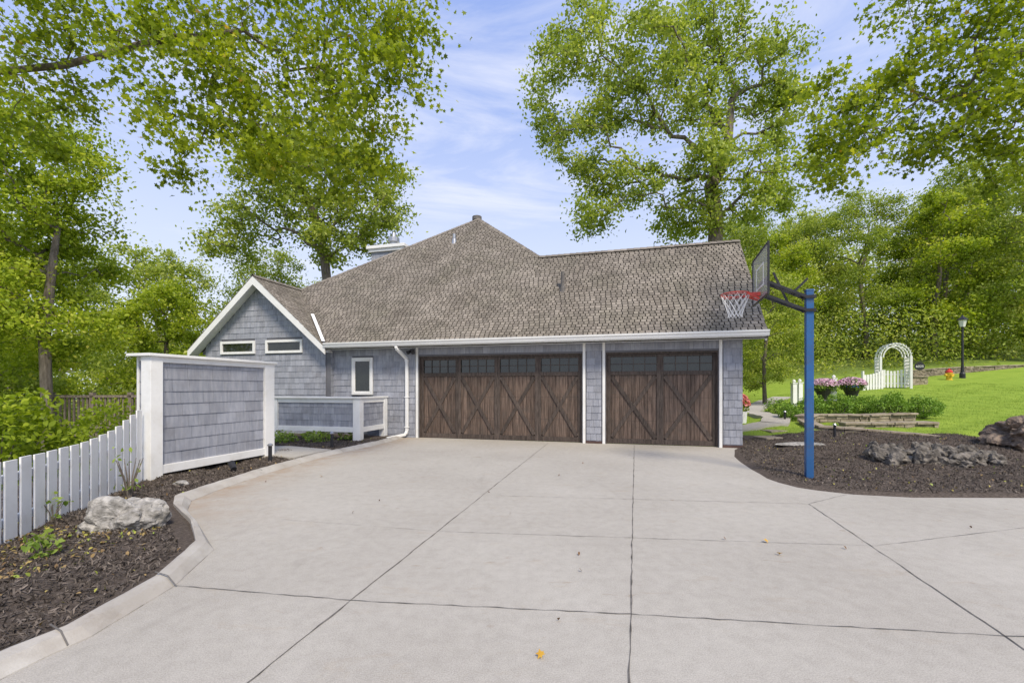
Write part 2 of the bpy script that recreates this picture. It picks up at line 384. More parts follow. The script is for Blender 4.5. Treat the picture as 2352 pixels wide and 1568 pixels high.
# ------------------------------------------------------------ leaves
SHP={'rhomb':np.array([(0,-.5),(.3,-.02),(0,.5),(-.3,.02)]),
 'maple':np.array([(0,-.45),(.2,-.25),(.5,-.3),(.32,0),(.48,.3),(.18,.2),(0,.55),(-.18,.2),(-.48,.3),(-.32,0),(-.5,-.3),(-.2,-.25)]),
 'oval':np.array([(0,-.5),(.24,-.2),(.26,.12),(0,.5),(-.26,.12),(-.24,-.2)]),
 'chip':np.array([(-.09,-.5),(.1,-.45),(.07,.5),(-.08,.42)]),
 'blade':np.array([(-.06,0),(.06,0),(0,1.0)])}
def leaves_mesh(name,C,sz,tint,shape,m,up=.6,fold=.35,vert=False):
    C=np.asarray(C); n=len(C); sh=SHP[shape]; k=len(sh)
    if vert:
        a=rng.normal(size=(n,3))*.35; a[:,2]=1; nn=rng.normal(size=(n,3)); 
    else:
        nn=rng.normal(size=(n,3)); nn[:,2]+=up*2; a=rng.normal(size=(n,3)); a[:,2]-=.3
    a/=np.linalg.norm(a,axis=1)[:,None]
    nn-=a*(nn*a).sum(1)[:,None]; nn/=np.linalg.norm(nn,axis=1)[:,None]
    b=np.cross(nn,a)
    px=sh[:,0][None,:,None]; py=sh[:,1][None,:,None]; pz=(np.abs(sh[:,0])*fold-np.abs(sh[:,1])*.15)[None,:,None]
    V=C[:,None,:]+np.asarray(sz)[:,None,None]*(px*b[:,None]+py*a[:,None]+pz*nn[:,None])
    F=np.arange(n*k).reshape(n,k)
    me=bpy.data.meshes.new(name); fastmesh(me,V.reshape(-1,3),F,k)
    at=me.attributes.new('tint','FLOAT','FACE'); at.data.foreach_set('value',np.clip(tint,0,1).astype(np.float32))
    me.materials.append(M[m]); return me
def link(name,me,parent=None,loc=(0,0,0)):
    o=bpy.data.objects.new(name,me); col.objects.link(o); o.location=loc
    if parent: o.parent=parent
    return o

def build_tree(name,label,base,trunk,lobes,nc,nl,ls,cr,tr,shape,m,seed,rtip=.008,group=None,tmean=.5,jit=.12,flat=.6,first_frac=.35,inner=.25,tpow=.7,up=.4):
    R=np.random.default_rng(seed)
    w=np.array([(l[1][0]*l[1][1]*l[1][2])**(.72) for l in lobes]); w/=w.sum()
    pts=[]
    for l,ww in zip(lobes,w):
        k=max(2,int(round(nc*ww))); d=R.normal(size=(k,3)); d/=np.linalg.norm(d,axis=1)[:,None]
        rr=R.uniform(inner,1,size=k)**.6; pts.append(np.array(l[0])+d*rr[:,None]*np.array(l[1]))
    P=np.concatenate(pts); T=[np.array(t,float) for t in trunk]
    nodes=list(T); par=[-1]+list(range(len(T)-1)); Ln=[0.0]
    for i in range(1,len(T)): Ln.append(Ln[-1]+np.linalg.norm(T[i]-T[i-1]))
    first=max(1,int(len(T)*first_frac)); order=np.argsort(np.linalg.norm(P-T[-1],axis=1)); tips=[]
    for oi in order:
        p=P[oi]; A_=np.array(nodes[first:]); L_=np.array(Ln[first:])
        dv=p-A_; dist=np.linalg.norm(dv,axis=1)
        cost=dist+.22*L_+np.clip(-dv[:,2],0,9)*.5
        j=int(np.argmin(cost))+first; q0=nodes[j]; dd=np.linalg.norm(p-q0)
        ns=3 if dd>1.2 else 2; pi=j
        for s_ in range(1,ns+1):
            t=s_/ns; v=q0+(p-q0)*t
            if s_<ns: v=v+R.normal(size=3)*dd*jit*.5+np.array([0,0,dd*.06])
            nodes.append(v); par.append(pi); Ln.append(Ln[pi]+dd/ns); pi=len(nodes)-1
        tips.append(pi)
    cnt=np.zeros(len(nodes))
    for t in tips: cnt[t]+=1
    for i in range(len(nodes)-1,0,-1): cnt[par[i]]+=cnt[i]
    rad=rtip*np.power(np.maximum(cnt,1),.5)
    for i in range(len(T)): rad[i]=max(rad[i],tr*max(.05,(1-i/len(T)))**tpow)
    for i in range(len(T),len(nodes)): rad[i]=min(rad[i],rad[par[i]]*.92)
    mb=MB()
    mb.tube([tuple(t) for t in T],[rad[0]*1.35]+[rad[i] for i in range(1,len(T))],10)
    for i in range(len(T),len(nodes)):
        p_=par[i]; r0=min(rad[p_],rad[i]*1.5)
        mb.tube([tuple(nodes[p_]),tuple(nodes[i])],[r0,rad[i]*.9],5 if rad[i]<.06 else 8,False)
    e=top(name,label,'tree',base,0,group)
    mb.obj('trunk','bark',e,smooth=True)
    Cs=[];Ts=[];
    for i,p in enumerate(P):
        n=int(nl*R.uniform(.3,1.7)); r=cr*R.uniform(.6,1.4)
        g_=R.normal(size=(n,3))*np.array([1,1,flat])*r*.55
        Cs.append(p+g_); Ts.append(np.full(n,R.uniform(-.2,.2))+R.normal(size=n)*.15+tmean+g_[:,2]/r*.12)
    for i in range(len(T),len(nodes)):
        if cnt[i]<6:
            a_,b_=nodes[par[i]],nodes[i]; n=max(1,int(nl*.14)); t=R.uniform(size=(n,1))
            Cs.append(a_+(b_-a_)*t+R.normal(size=(n,3))*cr*.22); Ts.append(R.normal(size=n)*.15+tmean)
    C=np.concatenate(Cs);Tt=np.concatenate(Ts)
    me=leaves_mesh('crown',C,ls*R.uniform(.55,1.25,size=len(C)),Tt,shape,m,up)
    link('crown',me,e); return e
def sv(u,v,d): return np.array([(u-1176)*d/1000,d,1.5+(890-v)*d/1000])
def slobes(base,L,d,dr):
    out=[]; b=np.array(base)
    for i,l in enumerate(L):
        dd=d+(((i*37)%7)/3-1)*dr*.4
        out.append((sv(l[0],l[1],dd)-b,(l[2]*dd/1000,dr,l[3]*dd/1000)))
    return out
def wt(x,y): return (x,y,float(tz(x,y))-.1)

# overhanging maple, trunk stands outside the view
b=(-11.0,6.0,float(hgt(-11,6))-.2); B=np.array(b)
L=[(60,40,120,60),(250,40,130,60),(450,30,130,60),(650,40,110,70),(820,50,110,70),(920,60,80,60),(90,190,110,60),(330,190,50,40),(450,150,70,50),(560,170,80,60),(700,170,90,70),(850,180,90,60),(960,180,40,35),
(40,300,80,50),(400,290,35,60),(380,390,25,45),(480,250,40,50),(600,270,70,50),(740,280,80,60),(860,290,60,50),(640,380,55,50),(560,340,45,40),(750,400,45,50),(840,390,50,45),(950,5,80,35)]
lob=slobes(b,L,6.9,.9)
tr=[(0,0,0),(.1,0,1.8),(.3,.1,3.4),(.9,.2,4.8),tuple(sv(-60,170,7)-B),tuple(sv(150,150,7)-B),tuple(sv(330,100,7.1)-B),tuple(sv(560,70,7.1)-B)]
build_tree('maple_tree','spreading maple with yellow-green leaves hanging over the driveway',b,tr,lob,400,40,.083,.34,.24,'maple','leafD',11,.0026,tmean=.5,flat=.6,tpow=2.4,up=.2)
b=(13.5,7.2,float(hgt(13.5,7.2))-.2); B=np.array(b)
L=[(2340,40,90,50),(2200,40,90,45),(2060,15,80,20),(2330,160,80,60),(2230,180,80,50),(2100,170,70,45),(2010,210,60,35),(1940,280,45,35),(2290,290,80,50),(2170,280,65,45),(1900,350,35,40),(1960,390,35,35),(2130,340,45,30),(1990,320,50,35),(2360,370,60,40),(1860,220,40,20)]
lob=slobes(b,L,8.0,.9)
tr=[(0,0,0),(-.1,0,2),(-.3,.1,4),(-.9,.3,5.4),tuple(sv(2400,120,8)-B),tuple(sv(2240,120,8)-B)]
build_tree('maple_tree','maple with olive green leaves drooping towards the hoop',b,tr,lob,240,42,.088,.34,.24,'maple','leafD',12,.003,tmean=.42,flat=.6,tpow=2.0,up=.2)
# big tree behind garage
bx,by=9.9,21.5; b=wt(bx,by); B=np.array(b)
L=[(1450,110,160,90),(1310,60,60,50),(1330,330,90,80),(1600,60,120,80),(1560,230,140,90),(1450,420,120,50),(1740,170,100,100),(1690,370,120,80),(1820,260,70,80),(1340,510,60,25),(1580,490,110,45),(1700,480,80,45),(1820,420,70,60),(1250,270,35,50),(1290,160,40,25),(1420,240,80,50),(1230,150,30,20)]
lob=slobes(b,L,21,2.2)
tr=[(0,0,0),(-.1,0,2.5),(0,0,5),tuple(sv(1645,500,21.5)-B),tuple(sv(1632,430,21.5)-B),tuple(sv(1672,330,21.5)-B),tuple(sv(1680,230,21.5)-B)]
build_tree('shade_tree','tall shade tree with airy bright green crown behind the garage',b,tr,lob,460,84,.185,.62,.36,'oval','leafB',13,.016,tmean=.6,flat=.7)
bx,by=-9.6,23; b=wt(bx,by); B=np.array(b)
L=[(720,420,130,90),(860,490,80,50),(600,500,90,60),(680,330,100,60),(880,410,60,50),(760,560,120,40),(540,560,60,50),(620,400,70,50),(800,330,60,50)]
lob=slobes(b,L,23,2.2)
tr=[(0,0,0),(0,0,3),(0,0,6),tuple(sv(745,590,23)-B),tuple(sv(735,520,23)-B),tuple(sv(700,440,23)-B)]
build_tree('shade_tree','leafy green tree rising behind the house chimney',b,tr,lob,250,95,.19,.66,.3,'oval','leafB',14,.015,tmean=.65,flat=.7)
bx,by=-14.5,13.5; b=wt(bx,by); B=np.array(b)
L=[(60,370,130,80),(150,470,80,70),(40,520,140,80),(160,600,70,60),(30,680,130,80),(-150,500,150,200),(120,300,60,40),(110,740,80,60),(40,800,120,60)]
lob=slobes(b,L,14,2.0)
tr=[(0,0,0),(.1,0,2.5),(0,0,5),(0,.2,7),(.2,.2,8.5)]
build_tree('shade_tree','dense yellow-green tree beyond the picket fence',b,tr,lob,320,108,.135,.57,.13,'oval','leafA',15,.008,tmean=.55,first_frac=.2)
def generic(seed,H,m,tm,tr_,nc=190,nl=95,ls=.22):
    R=np.random.default_rng(seed); lob=[]
    for i in range(12):
        an=i*2.4+R.uniform(-.4,.4); f=i/11; z=H*(.2+.74*f); rr=H*.2*math.sin(math.pi*(.2+.7*f))
        lob.append(((math.cos(an)*rr,math.sin(an)*rr,z),(H*R.uniform(.1,.15),H*R.uniform(.1,.15),H*R.uniform(.07,.1))))
    tr=[(0,0,0)]+[(math.sin(k*1.3+seed)*.12*k,math.cos(k*1.7+seed)*.12*k,H*.17*k) for k in range(1,5)]
    return build_tree('woodland_tree','woodland tree with slender trunk and leafy crown',(0,0,0),tr,lob,nc,nl,ls,H*.052,tr_,'rhomb',m,seed,.014,'trees of the surrounding wood',tmean=tm,flat=.7,first_frac=.2)
protos=[generic(31,15,'leafB',.66,.17),generic(32,13,'leafA',.52,.15),generic(33,17,'leafB',.52,.2)]
spots=[(-19,24,1,.8),(-24,30,0,.95),(-17,31,2,.8),(-29,24,1,.95),(-12.5,33,0,.72),(-7,36,1,.62),(-22,17,0,.8),(-35,34,2,1),(-15,42,0,.9),
(17.5,34,2,.72),(21.5,36,1,.85),(26,39,0,.85),(30,37,2,.85),(34,35,1,1),(39,39,0,1),(43,34,2,1.05),(38,31,0,.9),(44,42,2,1.1),(14,31,0,.6),(13,39,1,.7),(23,44,2,.85),(31,46,0,1),(50,45,1,1.2),(8,40,2,.45),(12,28,1,.45),(11.4,19.6,0,.42)]
first=set()
for i,(x,y,k,s) in enumerate(spots):
    z=float(tz(x,y))-.15; p=protos[k]
    if k not in first: first.add(k); e=p
    else:
        e=p.copy(); col.objects.link(e)
        for c in p.children:
            cc=c.copy(); cc.parent=e; col.objects.link(cc)
    e.location=(x,y,z); e.rotation_euler=(0,0,i*2.1); e.scale=(s,s,s)
# far woodland mass
n=2000; X=rng.uniform(-75,85,n); Yd=rng.uniform(46,62,n)
topz=np.where(X<-8,11+2*np.sin(X*.4),np.where(X<12,4.5,7+.1*X+2*np.sin(X*.5)))
u_=rng.uniform(0,1,n)**.8
base=hgt(X,Yd); Cn=np.stack([X,Yd,base+u_*topz],-1)
k=55; C=np.repeat(Cn,k,0)+rng.normal(size=(n*k,3))*np.array([1.0,1.0,.7]); T=np.repeat(rng.uniform(.35,1,n),k)+rng.normal(size=n*k)*.12
o=link('woodland',leaves_mesh('woodland',C,.42*rng.uniform(.6,1.3,len(C)),T,'rhomb','leafB')); o['kind']='stuff'; tag(o,'mass of distant green deciduous woodland behind the house','woodland')
# undergrowth
n=1500; X=np.concatenate([rng.uniform(-34,-10.5,n//2),rng.uniform(9,54,n//2)]); Yd=np.concatenate([rng.uniform(16.5,36,n//2),rng.uniform(30.5,44,n//2)])
Cn=np.stack([X,Yd,hgt(X,Yd)+rng.uniform(0,1,len(X))**1.6*np.where(X<0,3.5,4.5)],-1); k=58
C=np.repeat(Cn,k,0)+rng.normal(size=(len(Cn)*k,3))*np.array([.7,.7,.45]); T=np.repeat(rng.uniform(.3,1,len(Cn)),k)+rng.normal(size=len(Cn)*k)*.12
o=link('undergrowth',leaves_mesh('undergrowth',C,.21*rng.uniform(.6,1.3,len(C)),T,'rhomb','leafB')); o['kind']='stuff'; tag(o,'leafy green undergrowth along the wood edge','undergrowth')

def bush(name,label,cat,c,r,n,ls,m,shape='oval',group=None,flowers=None,tm=.5,even=False):
    R=rng; d=R.normal(size=(n,3)); d/=np.linalg.norm(d,axis=1)[:,None]
    k_=.3 if even else 1
    f=1+k_*(.16*np.sin(d[:,0]*5+c[0]*3)+.12*np.sin(d[:,1]*7+c[1])+.1*np.sin(d[:,2]*9))
    P=d*(R.uniform(.35,1,n)**.4*f)[:,None]*np.array(r); P[:,2]=np.maximum(P[:,2],-r[2]*.9)
    bz=c[2]-r[2]
    e=top(name,label,cat,(c[0],c[1],bz),0,group); P=P+np.array([0,0,r[2]])
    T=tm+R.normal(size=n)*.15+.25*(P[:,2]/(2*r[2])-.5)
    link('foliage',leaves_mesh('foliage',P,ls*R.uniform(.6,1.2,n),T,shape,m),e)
    mb=MB()
    for k in range(7):
        an=k*.9; mb.tube([(0,0,-.08),(math.cos(an)*r[0]*.3,math.sin(an)*r[1]*.3,r[2]*.7),(math.cos(an)*r[0]*.7,math.sin(an)*r[1]*.7,r[2]*1.4)],[.02*min(1,r[2]*2),.012*min(1,r[2]*2),.004],5)
    mb.obj('stem','bark',e)
    if flowers:
        k=int(n*.5); d=R.normal(size=(k,3)); d/=np.linalg.norm(d,axis=1)[:,None]; d[:,2]=np.abs(d[:,2])
        link('blossom',leaves_mesh('blossom',d*np.array(r)*1.05+np.array([0,0,r[2]]),np.full(k,ls*1.2),R.uniform(size=k),'maple',flowers),e)
    return e
for i,(x,y) in enumerate([(10.3,15.0),(11.2,14.9),(12.1,15.1),(13.0,14.9),(13.7,14.5),(12.5,14.4)]):
    z=float(hgt(x,y))
    bush('boxwood_shrub','clipped round green boxwood above the stone retaining wall','shrub',(x,y,z+.4),(.47+.05*(i%3),.45,.36+.07*(i%2)),2500,.065,'box',group='boxwood shrubs by the retaining wall',tm=.65,even=False)
for (x,y,s) in [(9.3,14.6,.3),(9.9,16.2,.35)]:
    bush('boxwood_shrub','small clipped green boxwood by the garden path','shrub',(x,y,float(hgt(x,y))+s*.8),(s*1.3,s,s),1500,.06,'box',group='boxwood shrubs by the retaining wall',tm=.65)
bush('broadleaf_shrub','leafy green shrub rising behind the white picket fence','shrub',(-8.6,7.3,.5),(1.15,.7,.85),3600,.12,'leafA',tm=.38)
bush('broadleaf_shrub','yellow-green shrub in front of the wooden railing','shrub',(-10.3,11.0,.1),(.8,.7,.95),2600,.11,'leafA',tm=.5)
bush('broadleaf_shrub','leafy shrub on the slope behind the fence','shrub',(-7.6,4.2,.1),(.8,.8,.7),1200,.12,'leafC',tm=.7)
for (x,y,r,n_) in [(-6.1,11.6,.4,230),(-5.2,11.7,.35,180),(-5.6,12.4,.4,200),(-4.6,12.3,.3,130),(-6.6,12.0,.35,160)]:
    bush('ground_cover_plant','low green plant in the bed under the house window','plant',(x,y,.16),(r,r,.14),n_,.09,'leafC',tm=.75,group='low plants in the front bed')
for (x,y,r,h_,n_) in [(-4.0,3.72,.12,.09,40),(-5.05,5.75,.2,.36,30),(-4.2,3.85,.1,.08,26),(-5.0,4.75,.12,.14,22),(-4.35,4.02,.09,.06,20)]:
    bush('seedling','small leafy green seedling growing in the mulch','plant',(x,y,.05+h_),(r,r,h_),n_,.075,'leafC',tm=.8,group='seedlings in the mulch')

# mulch chips
def scatter(n,x0,x1,y0,y1):
    X=rng.uniform(x0,x1,n);Y=rng.uniform(y0,y1,n); sd=poly_sd(X,Y,DPOLY); mk=mulchmask(X,Y)
    kx=(sd>.12)&(mk>.6)&~((X<0)&(sd<.24)); X,Y=X[kx],Y[kx]; return X,Y
Xa,Ya=scatter(90000,-7.2,-2.5,1.8,12.5); Xb,Yb=scatter(65000,4.2,14,5.9,12)
X=np.concatenate([Xa,Xb]);Y=np.concatenate([Ya,Yb]); Z=tz(X,Y)+.012
o=link('mulch',leaves_mesh('mulch',np.stack([X,Y,Z],-1),rng.uniform(.02,.065,len(X)),rng.uniform(size=len(X))**1.1,'chip','chip',1.0)); o['kind']='stuff'; tag(o,'grey-brown shredded bark mulch in planting beds','mulch')
Xa,Ya=scatter(700,-7,-2.5,1.8,12.5); Xc,Yc=scatter(900,-5.6,-3.6,2.9,4.6); Xb,Yb=scatter(700,4.2,13,5.9,11.5)
X=np.concatenate([Xa,Xb,Xc]);Y=np.concatenate([Ya,Yb,Yc])
o=link('leaf_debris',leaves_mesh('leaf_debris',np.stack([X,Y,tz(X,Y)+.025],-1),rng.uniform(.02,.05,len(X)),rng.uniform(size=len(X)),'oval','debris',1.5)); o['kind']='stuff'; tag(o,'small dry leaves and sprigs scattered over the mulch','leaves')
n=90000; X=rng.uniform(6,26,n);Y=rng.uniform(11.3,24,n); k=(mulchmask(X,Y)<.1); X,Y=X[k],Y[k]
o=link('lawn_grass',leaves_mesh('lawn_grass',np.stack([X,Y,tz(X,Y)-.01],-1),rng.uniform(.04,.08,len(X)),rng.uniform(size=len(X)),'blade','grass',vert=True)); o['kind']='stuff'; tag(o,'short bright green lawn grass on the slope','grass')

# ------------------------------------------------------------ house
HO=(-3.2,12,0)
house=htop('house','blue-grey shingled house with steep brown roof and attached garage','house',HO)
def hb(): return MB(HO)
DBL=(-6.04,-1.18); SGL=(-.547,2.218); DH=2.44
Yw=11.92
mb=hb()
for a,b_ in ((-9.17,-8.3),(-7.61,DBL[0]),(DBL[1],SGL[0]),(SGL[1],2.77)):
    mb.box(a,b_,Yw,12.15,-.6,2.74)
mb.box(-8.3,-7.61,Yw,12.15,-.6,1.3); mb.box(-8.3,-7.61,Yw,12.15,2.41,2.74)
mb.box(DBL[0],DBL[1],Yw,12.15,DH,2.74); mb.box(SGL[0],SGL[1],Yw,12.15,DH,2.74)
mb.box(2.6,2.77,12.15,16.8,-.6,2.74)
mb.poly([(2.76,12.0,2.74),(2.76,16.4,2.74),(2.76,14.2,5.6)])
mb.box(-9.17,-9.0,11.77,12.15,-.6,2.74)
GYw=11.76
mb.hexa([(-13.97,GYw,-2.5),(-9.17,GYw,-2.5),(-9.17,12.0,-2.5),(-13.97,12.0,-2.5),(-13.97,GYw,2.62),(-9.17,GYw,2.62),(-9.17,12.0,2.62),(-13.97,12.0,2.62)])
mb.poly([(-14.1,GYw,2.62),(-9.1,GYw,2.62),(-9.1,GYw,2.72),(-11.64,GYw,4.98),(-14.1,GYw,2.72)])
mb.box(-13.97,-13.8,12.0,21,-3,2.7)
mb.obj('wall','sidingback',house)
mb=hb()
fh=[((DBL[0]-.12,Yw,-1),(DBL[1]+.12,Yw,DH+.08)),((SGL[0]-.12,Yw,-1),(SGL[1]+.12,Yw,DH+.08)),((-8.33,Yw,1.27),(-7.58,Yw,2.44))]
shakes(mb,[(-9.17,Yw-.002,-.1),(2.77,Yw-.002,-.1),(2.77,Yw-.002,2.74),(-9.17,Yw-.002,2.74)],(1,0,0),.185,.1,.24,.014,fh)
gh=[((-13.28,GYw,2.64),(-11.9,GYw,3.03)),((-11.43,GYw,2.64),(-10.04,GYw,3.03))]
shakes(mb,[(-13.97,GYw-.002,-1.5),(-9.17,GYw-.002,-1.5),(-9.17,GYw-.002,2.8),(-11.64,GYw-.002,4.98),(-13.97,GYw-.002,2.92)],(1,0,0),.185,.1,.24,.014,gh)
shakes(mb,[(-9.0+.002,11.77,-.5),(-9.0+.002,Yw,-.5),(-9.0+.002,Yw,2.74),(-9.0+.002,11.77,2.74)],(0,1,0),.185,.1,.24,.01)
shakes(mb,[(2.772,11.93,-.1),(2.772,16.8,-.1),(2.772,16.8,2.74),(2.772,11.93,2.74)],(0,1,0),.185,.1,.24,.014)
mb.obj('shingle_siding','siding',house)
for x0,x1 in ((2.32,2.79),(DBL[1]+.1,SGL[0]-.1)):
    mb=hb(); mb.box(x0,x1,11.895,11.93,-.1,.065); mb.obj('footing','footing',house)
for x0,x1 in (DBL,SGL):
    mb=hb(); mb.box(x0-.09,x0-.02,11.885,12.05,-.02,DH+.26); mb.obj('door_casing','white',house,bevel=.004)
    mb=hb(); mb.box(x1+.02,x1+.09,11.885,12.05,-.02,DH+.26); mb.obj('door_casing','white',house,bevel=.004)
mb=hb(); mb.box(-9.0,3.15,11.5,11.93,2.705,2.735); mb.obj('soffit','white',house)
mb=hb(); mb.box(-9.0,3.18,11.47,11.5,2.66,2.86); mb.obj('fascia','white',house)
mb=hb(); x0,x1=-8.95,3.22
pr=[(11.468,2.72),(11.38,2.72),(11.36,2.76),(11.355,2.79),(11.33,2.82),(11.325,2.86),(11.34,2.86),(11.36,2.80),(11.468,2.75)]
for i in range(len(pr)):
    a,b_=pr[i],pr[(i+1)%len(pr)]; mb.poly([(x0,a[0],a[1]),(x0,b_[0],b_[1]),(x1,b_[0],b_[1]),(x1,a[0],a[1])])
for x in (x0,x1): mb.poly([(x,a,b_) for a,b_ in pr[:6]]+[(x,11.468,2.86)])
mb.obj('gutter','whiteclean',house)
mb=hb(); pts=[(-6.52,11.42,2.74),(-6.50,11.42,2.64),(-6.40,11.84,2.36),(-6.40,11.85,2.2),(-6.40,11.85,.2),(-6.42,11.8,.1),(-6.75,11.3,.03)]
for i in range(len(pts)-1): mb.beam(pts[i],pts[i+1],.085,.075,side=(1,0,0) if i<5 else None)
for z in (2.3,1.2,.3): mb.box(-6.46,-6.34,11.80,11.9,z,z+.03)
mb.obj('downspout','whiteclean',house,bevel=.01)
PK=Vector((-11.64,11.4,5.11)); ER=Vector((-8.94,11.4,2.76)); EL=Vector((-14.34,11.4,2.76))
for E in (ER,EL):
    mb=hb(); dn=Vector((0,0,-1)); a=PK+Vector((0,0,-.02)); b_=E+Vector((0,0,-.02)); w=.27
    mb.hexa([a+dn*w,b_+dn*w*.8,b_+dn*w*.8+Vector((0,.04,0)),a+dn*w+Vector((0,.04,0)),a,b_,b_+Vector((0,.04,0)),a+Vector((0,.04,0))])
    s=dn*.12
    mb.hexa([a+s+Vector((0,.04,-.03)),b_+s+Vector((0,.04,-.03)),b_+s+Vector((0,.37,-.03)),a+s+Vector((0,.37,-.03)),a+s+Vector((0,.04,0)),b_+s+Vector((0,.04,0)),b_+s+Vector((0,.37,0)),a+s+Vector((0,.37,0))])
    mb.obj('bargeboard','white',house)
for (p,q_) in (((3.2,11.5,2.82),(3.2,14.2,5.82)),((3.2,16.9,2.82),(3.2,14.2,5.82))):
    mb=hb(); p=Vector(p);q_=Vector(q_); mb.hexa([p+Vector((-.04,0,-.2)),p+Vector((0,0,-.2)),q_+Vector((0,0,-.2)),q_+Vector((-.04,0,-.2)),p+Vector((-.04,0,0)),p,q_,q_+Vector((-.04,0,0))]); mb.obj('bargeboard','white',house)
# roof
A_=(-5.66,16.3,8.18);K_=(-2.8,14.2,5.85);Hh=(-11.64,13.54,5.11)
E0=(-9.0,11.5,2.85);R1=(3.2,14.2,5.85)
mb=hb()
mainp=[(-9.0,11.44,2.79),(3.22,11.44,2.79),(3.22,14.2,5.85),K_,A_,Hh]
def down(P,n=.03): return [(p[0],p[1],p[2]-n) for p in P]
mb.poly(down(mainp)); mb.poly(down(mainp,.12)[::-1])
mb.poly(down([R1,(3.2,16.9,2.85),(-2.8,16.9,2.85),K_]))
mb.poly(down([A_,K_,(-2.8,22,5.85),(-5.66,22,8.18)])); mb.poly(down([A_,(-5.66,22,8.18),(-11.64,22,5.11),Hh]))
mb.poly(down([(-5.66,22,8.18),(-2.8,22,5.85),(-2.8,22,0),(-11.64,22,0),(-11.64,22,5.11)]))
mb.poly(down([(-8.94,11.4,2.76),E0,Hh,(-11.64,11.4,5.11)])); mb.poly(down([(-11.64,11.4,5.11),(-11.64,22,5.11),(-14.34,22,2.76),(-14.34,11.4,2.76)]))
roof=mb.obj('roof','roofback',house)
mb=hb(); RK=dict(jit=.004,gap=.014,taper=.012)
shakes(mb,mainp,(1,0,0),.112,.12,.17,.013,**RK)
shakes(mb,[(-8.93,11.39,2.75),(-8.99,11.5,2.82),Hh,(-11.64,11.39,5.11)],(0,1,0),.112,.12,.17,.013,**RK)
shakes(mb,[K_,(-2.8,22,5.85),(-5.66,22,8.18),A_],(0,1,0),.112,.12,.17,.013,**RK)
shakes(mb,[Hh,A_,(-5.66,22,8.18),(-11.64,22,5.11)],(0,1,0),.145,.2,.4,.014)
shakes(mb,[(-14.34,11.39,2.76),(-11.64,11.39,5.11),(-11.64,22,5.11),(-14.34,22,2.76)],(0,1,0),.145,.2,.4,.014)
def caps(a,b_,w=.15):
    a=Vector(a);b_=Vector(b_); L=(b_-a).length; n=int(L/.2); d=(b_-a)/n; sd=d.cross(Vector((0,0,1))).normalized()
    for i in range(n):
        p=a+d*i; q_=a+d*(i+1.15); t=random.random()*.8; u=Vector((0,0,.03)); u2=Vector((0,0,.015))
        mb.poly([p+u,q_+u2,q_+sd*w-Vector((0,0,.08)),p+sd*w-Vector((0,0,.065))],t); mb.poly([q_+u2,p+u,p-sd*w-Vector((0,0,.065)),q_-sd*w-Vector((0,0,.08))],t)
caps(K_,(3.2,14.2,5.87),.12); caps(K_,A_,.1); caps(Hh,A_,.1); caps((-11.64,11.4,5.13),(-11.64,13.5,5.13),.1)
mb.obj('roof_shingle','roof',roof)
mb=hb()
mb.beam((-9.03,11.46,2.93),(-10.2,12.4,3.97),.1,.012,t=.5)
mb.obj('valley_flashing','whiteclean',roof)
def vent(x,y,z,r,h,nm='vent_pipe',m='pipe',cap=False):
    mb=hb()
    if cap: pr=[(r,-.3),(r,h*.7),(r*1.5,h*.72),(r*1.5,h),(r*.6,h*1.1)]
    else: pr=[(r*1.8,-.1),(r*1.5,.1),(r,.12),(r,h)]
    mb.lathe(pr,(x,y,z),14); mb.obj(nm,m,roof,smooth=False)
def rz(y): return 2.85+1.111*(y-11.5)
vent(-5.95,16.9,8.0,.13,.5,'vent_cap','pipe',True)
vent(-1.85,12.9,rz(12.9)-.02,.055,.55)
vent(-6.25,15.2,rz(15.2)-.02,.06,.3,m='metal')
mb=hb(); mb.box(-11.1,-9.55,17.3,18.4,4.5,7.55)
ch=mb.obj('chimney','sidingback',roof)
mb=hb(); shakes(mb,[(-11.1,17.298,5.5),(-9.55,17.298,5.5),(-9.55,17.298,7.55),(-11.1,17.298,7.55)],(1,0,0),.185,.12,.24,.01); shakes(mb,[(-9.548,17.3,5.5),(-9.548,18.4,5.5),(-9.548,18.4,7.55),(-9.548,17.3,7.55)],(0,1,0),.185,.12,.24,.01)
mb.obj('chimney_siding','siding',roof)
mb=hb(); mb.box(-11.2,-9.45,17.2,18.5,7.55,7.68); mb.box(-11.27,-9.38,17.13,18.57,7.68,7.82); mb.obj('chimney_cap','white',roof,bevel=.01)
mb=hb(); mb.lathe([(.16,-.1),(.16,.3),(.26,.31),(.26,.5),(.12,.55),(.08,.75)],(-10.3,17.85,7.82),14); mb.obj('chimney_flue','metal',roof)

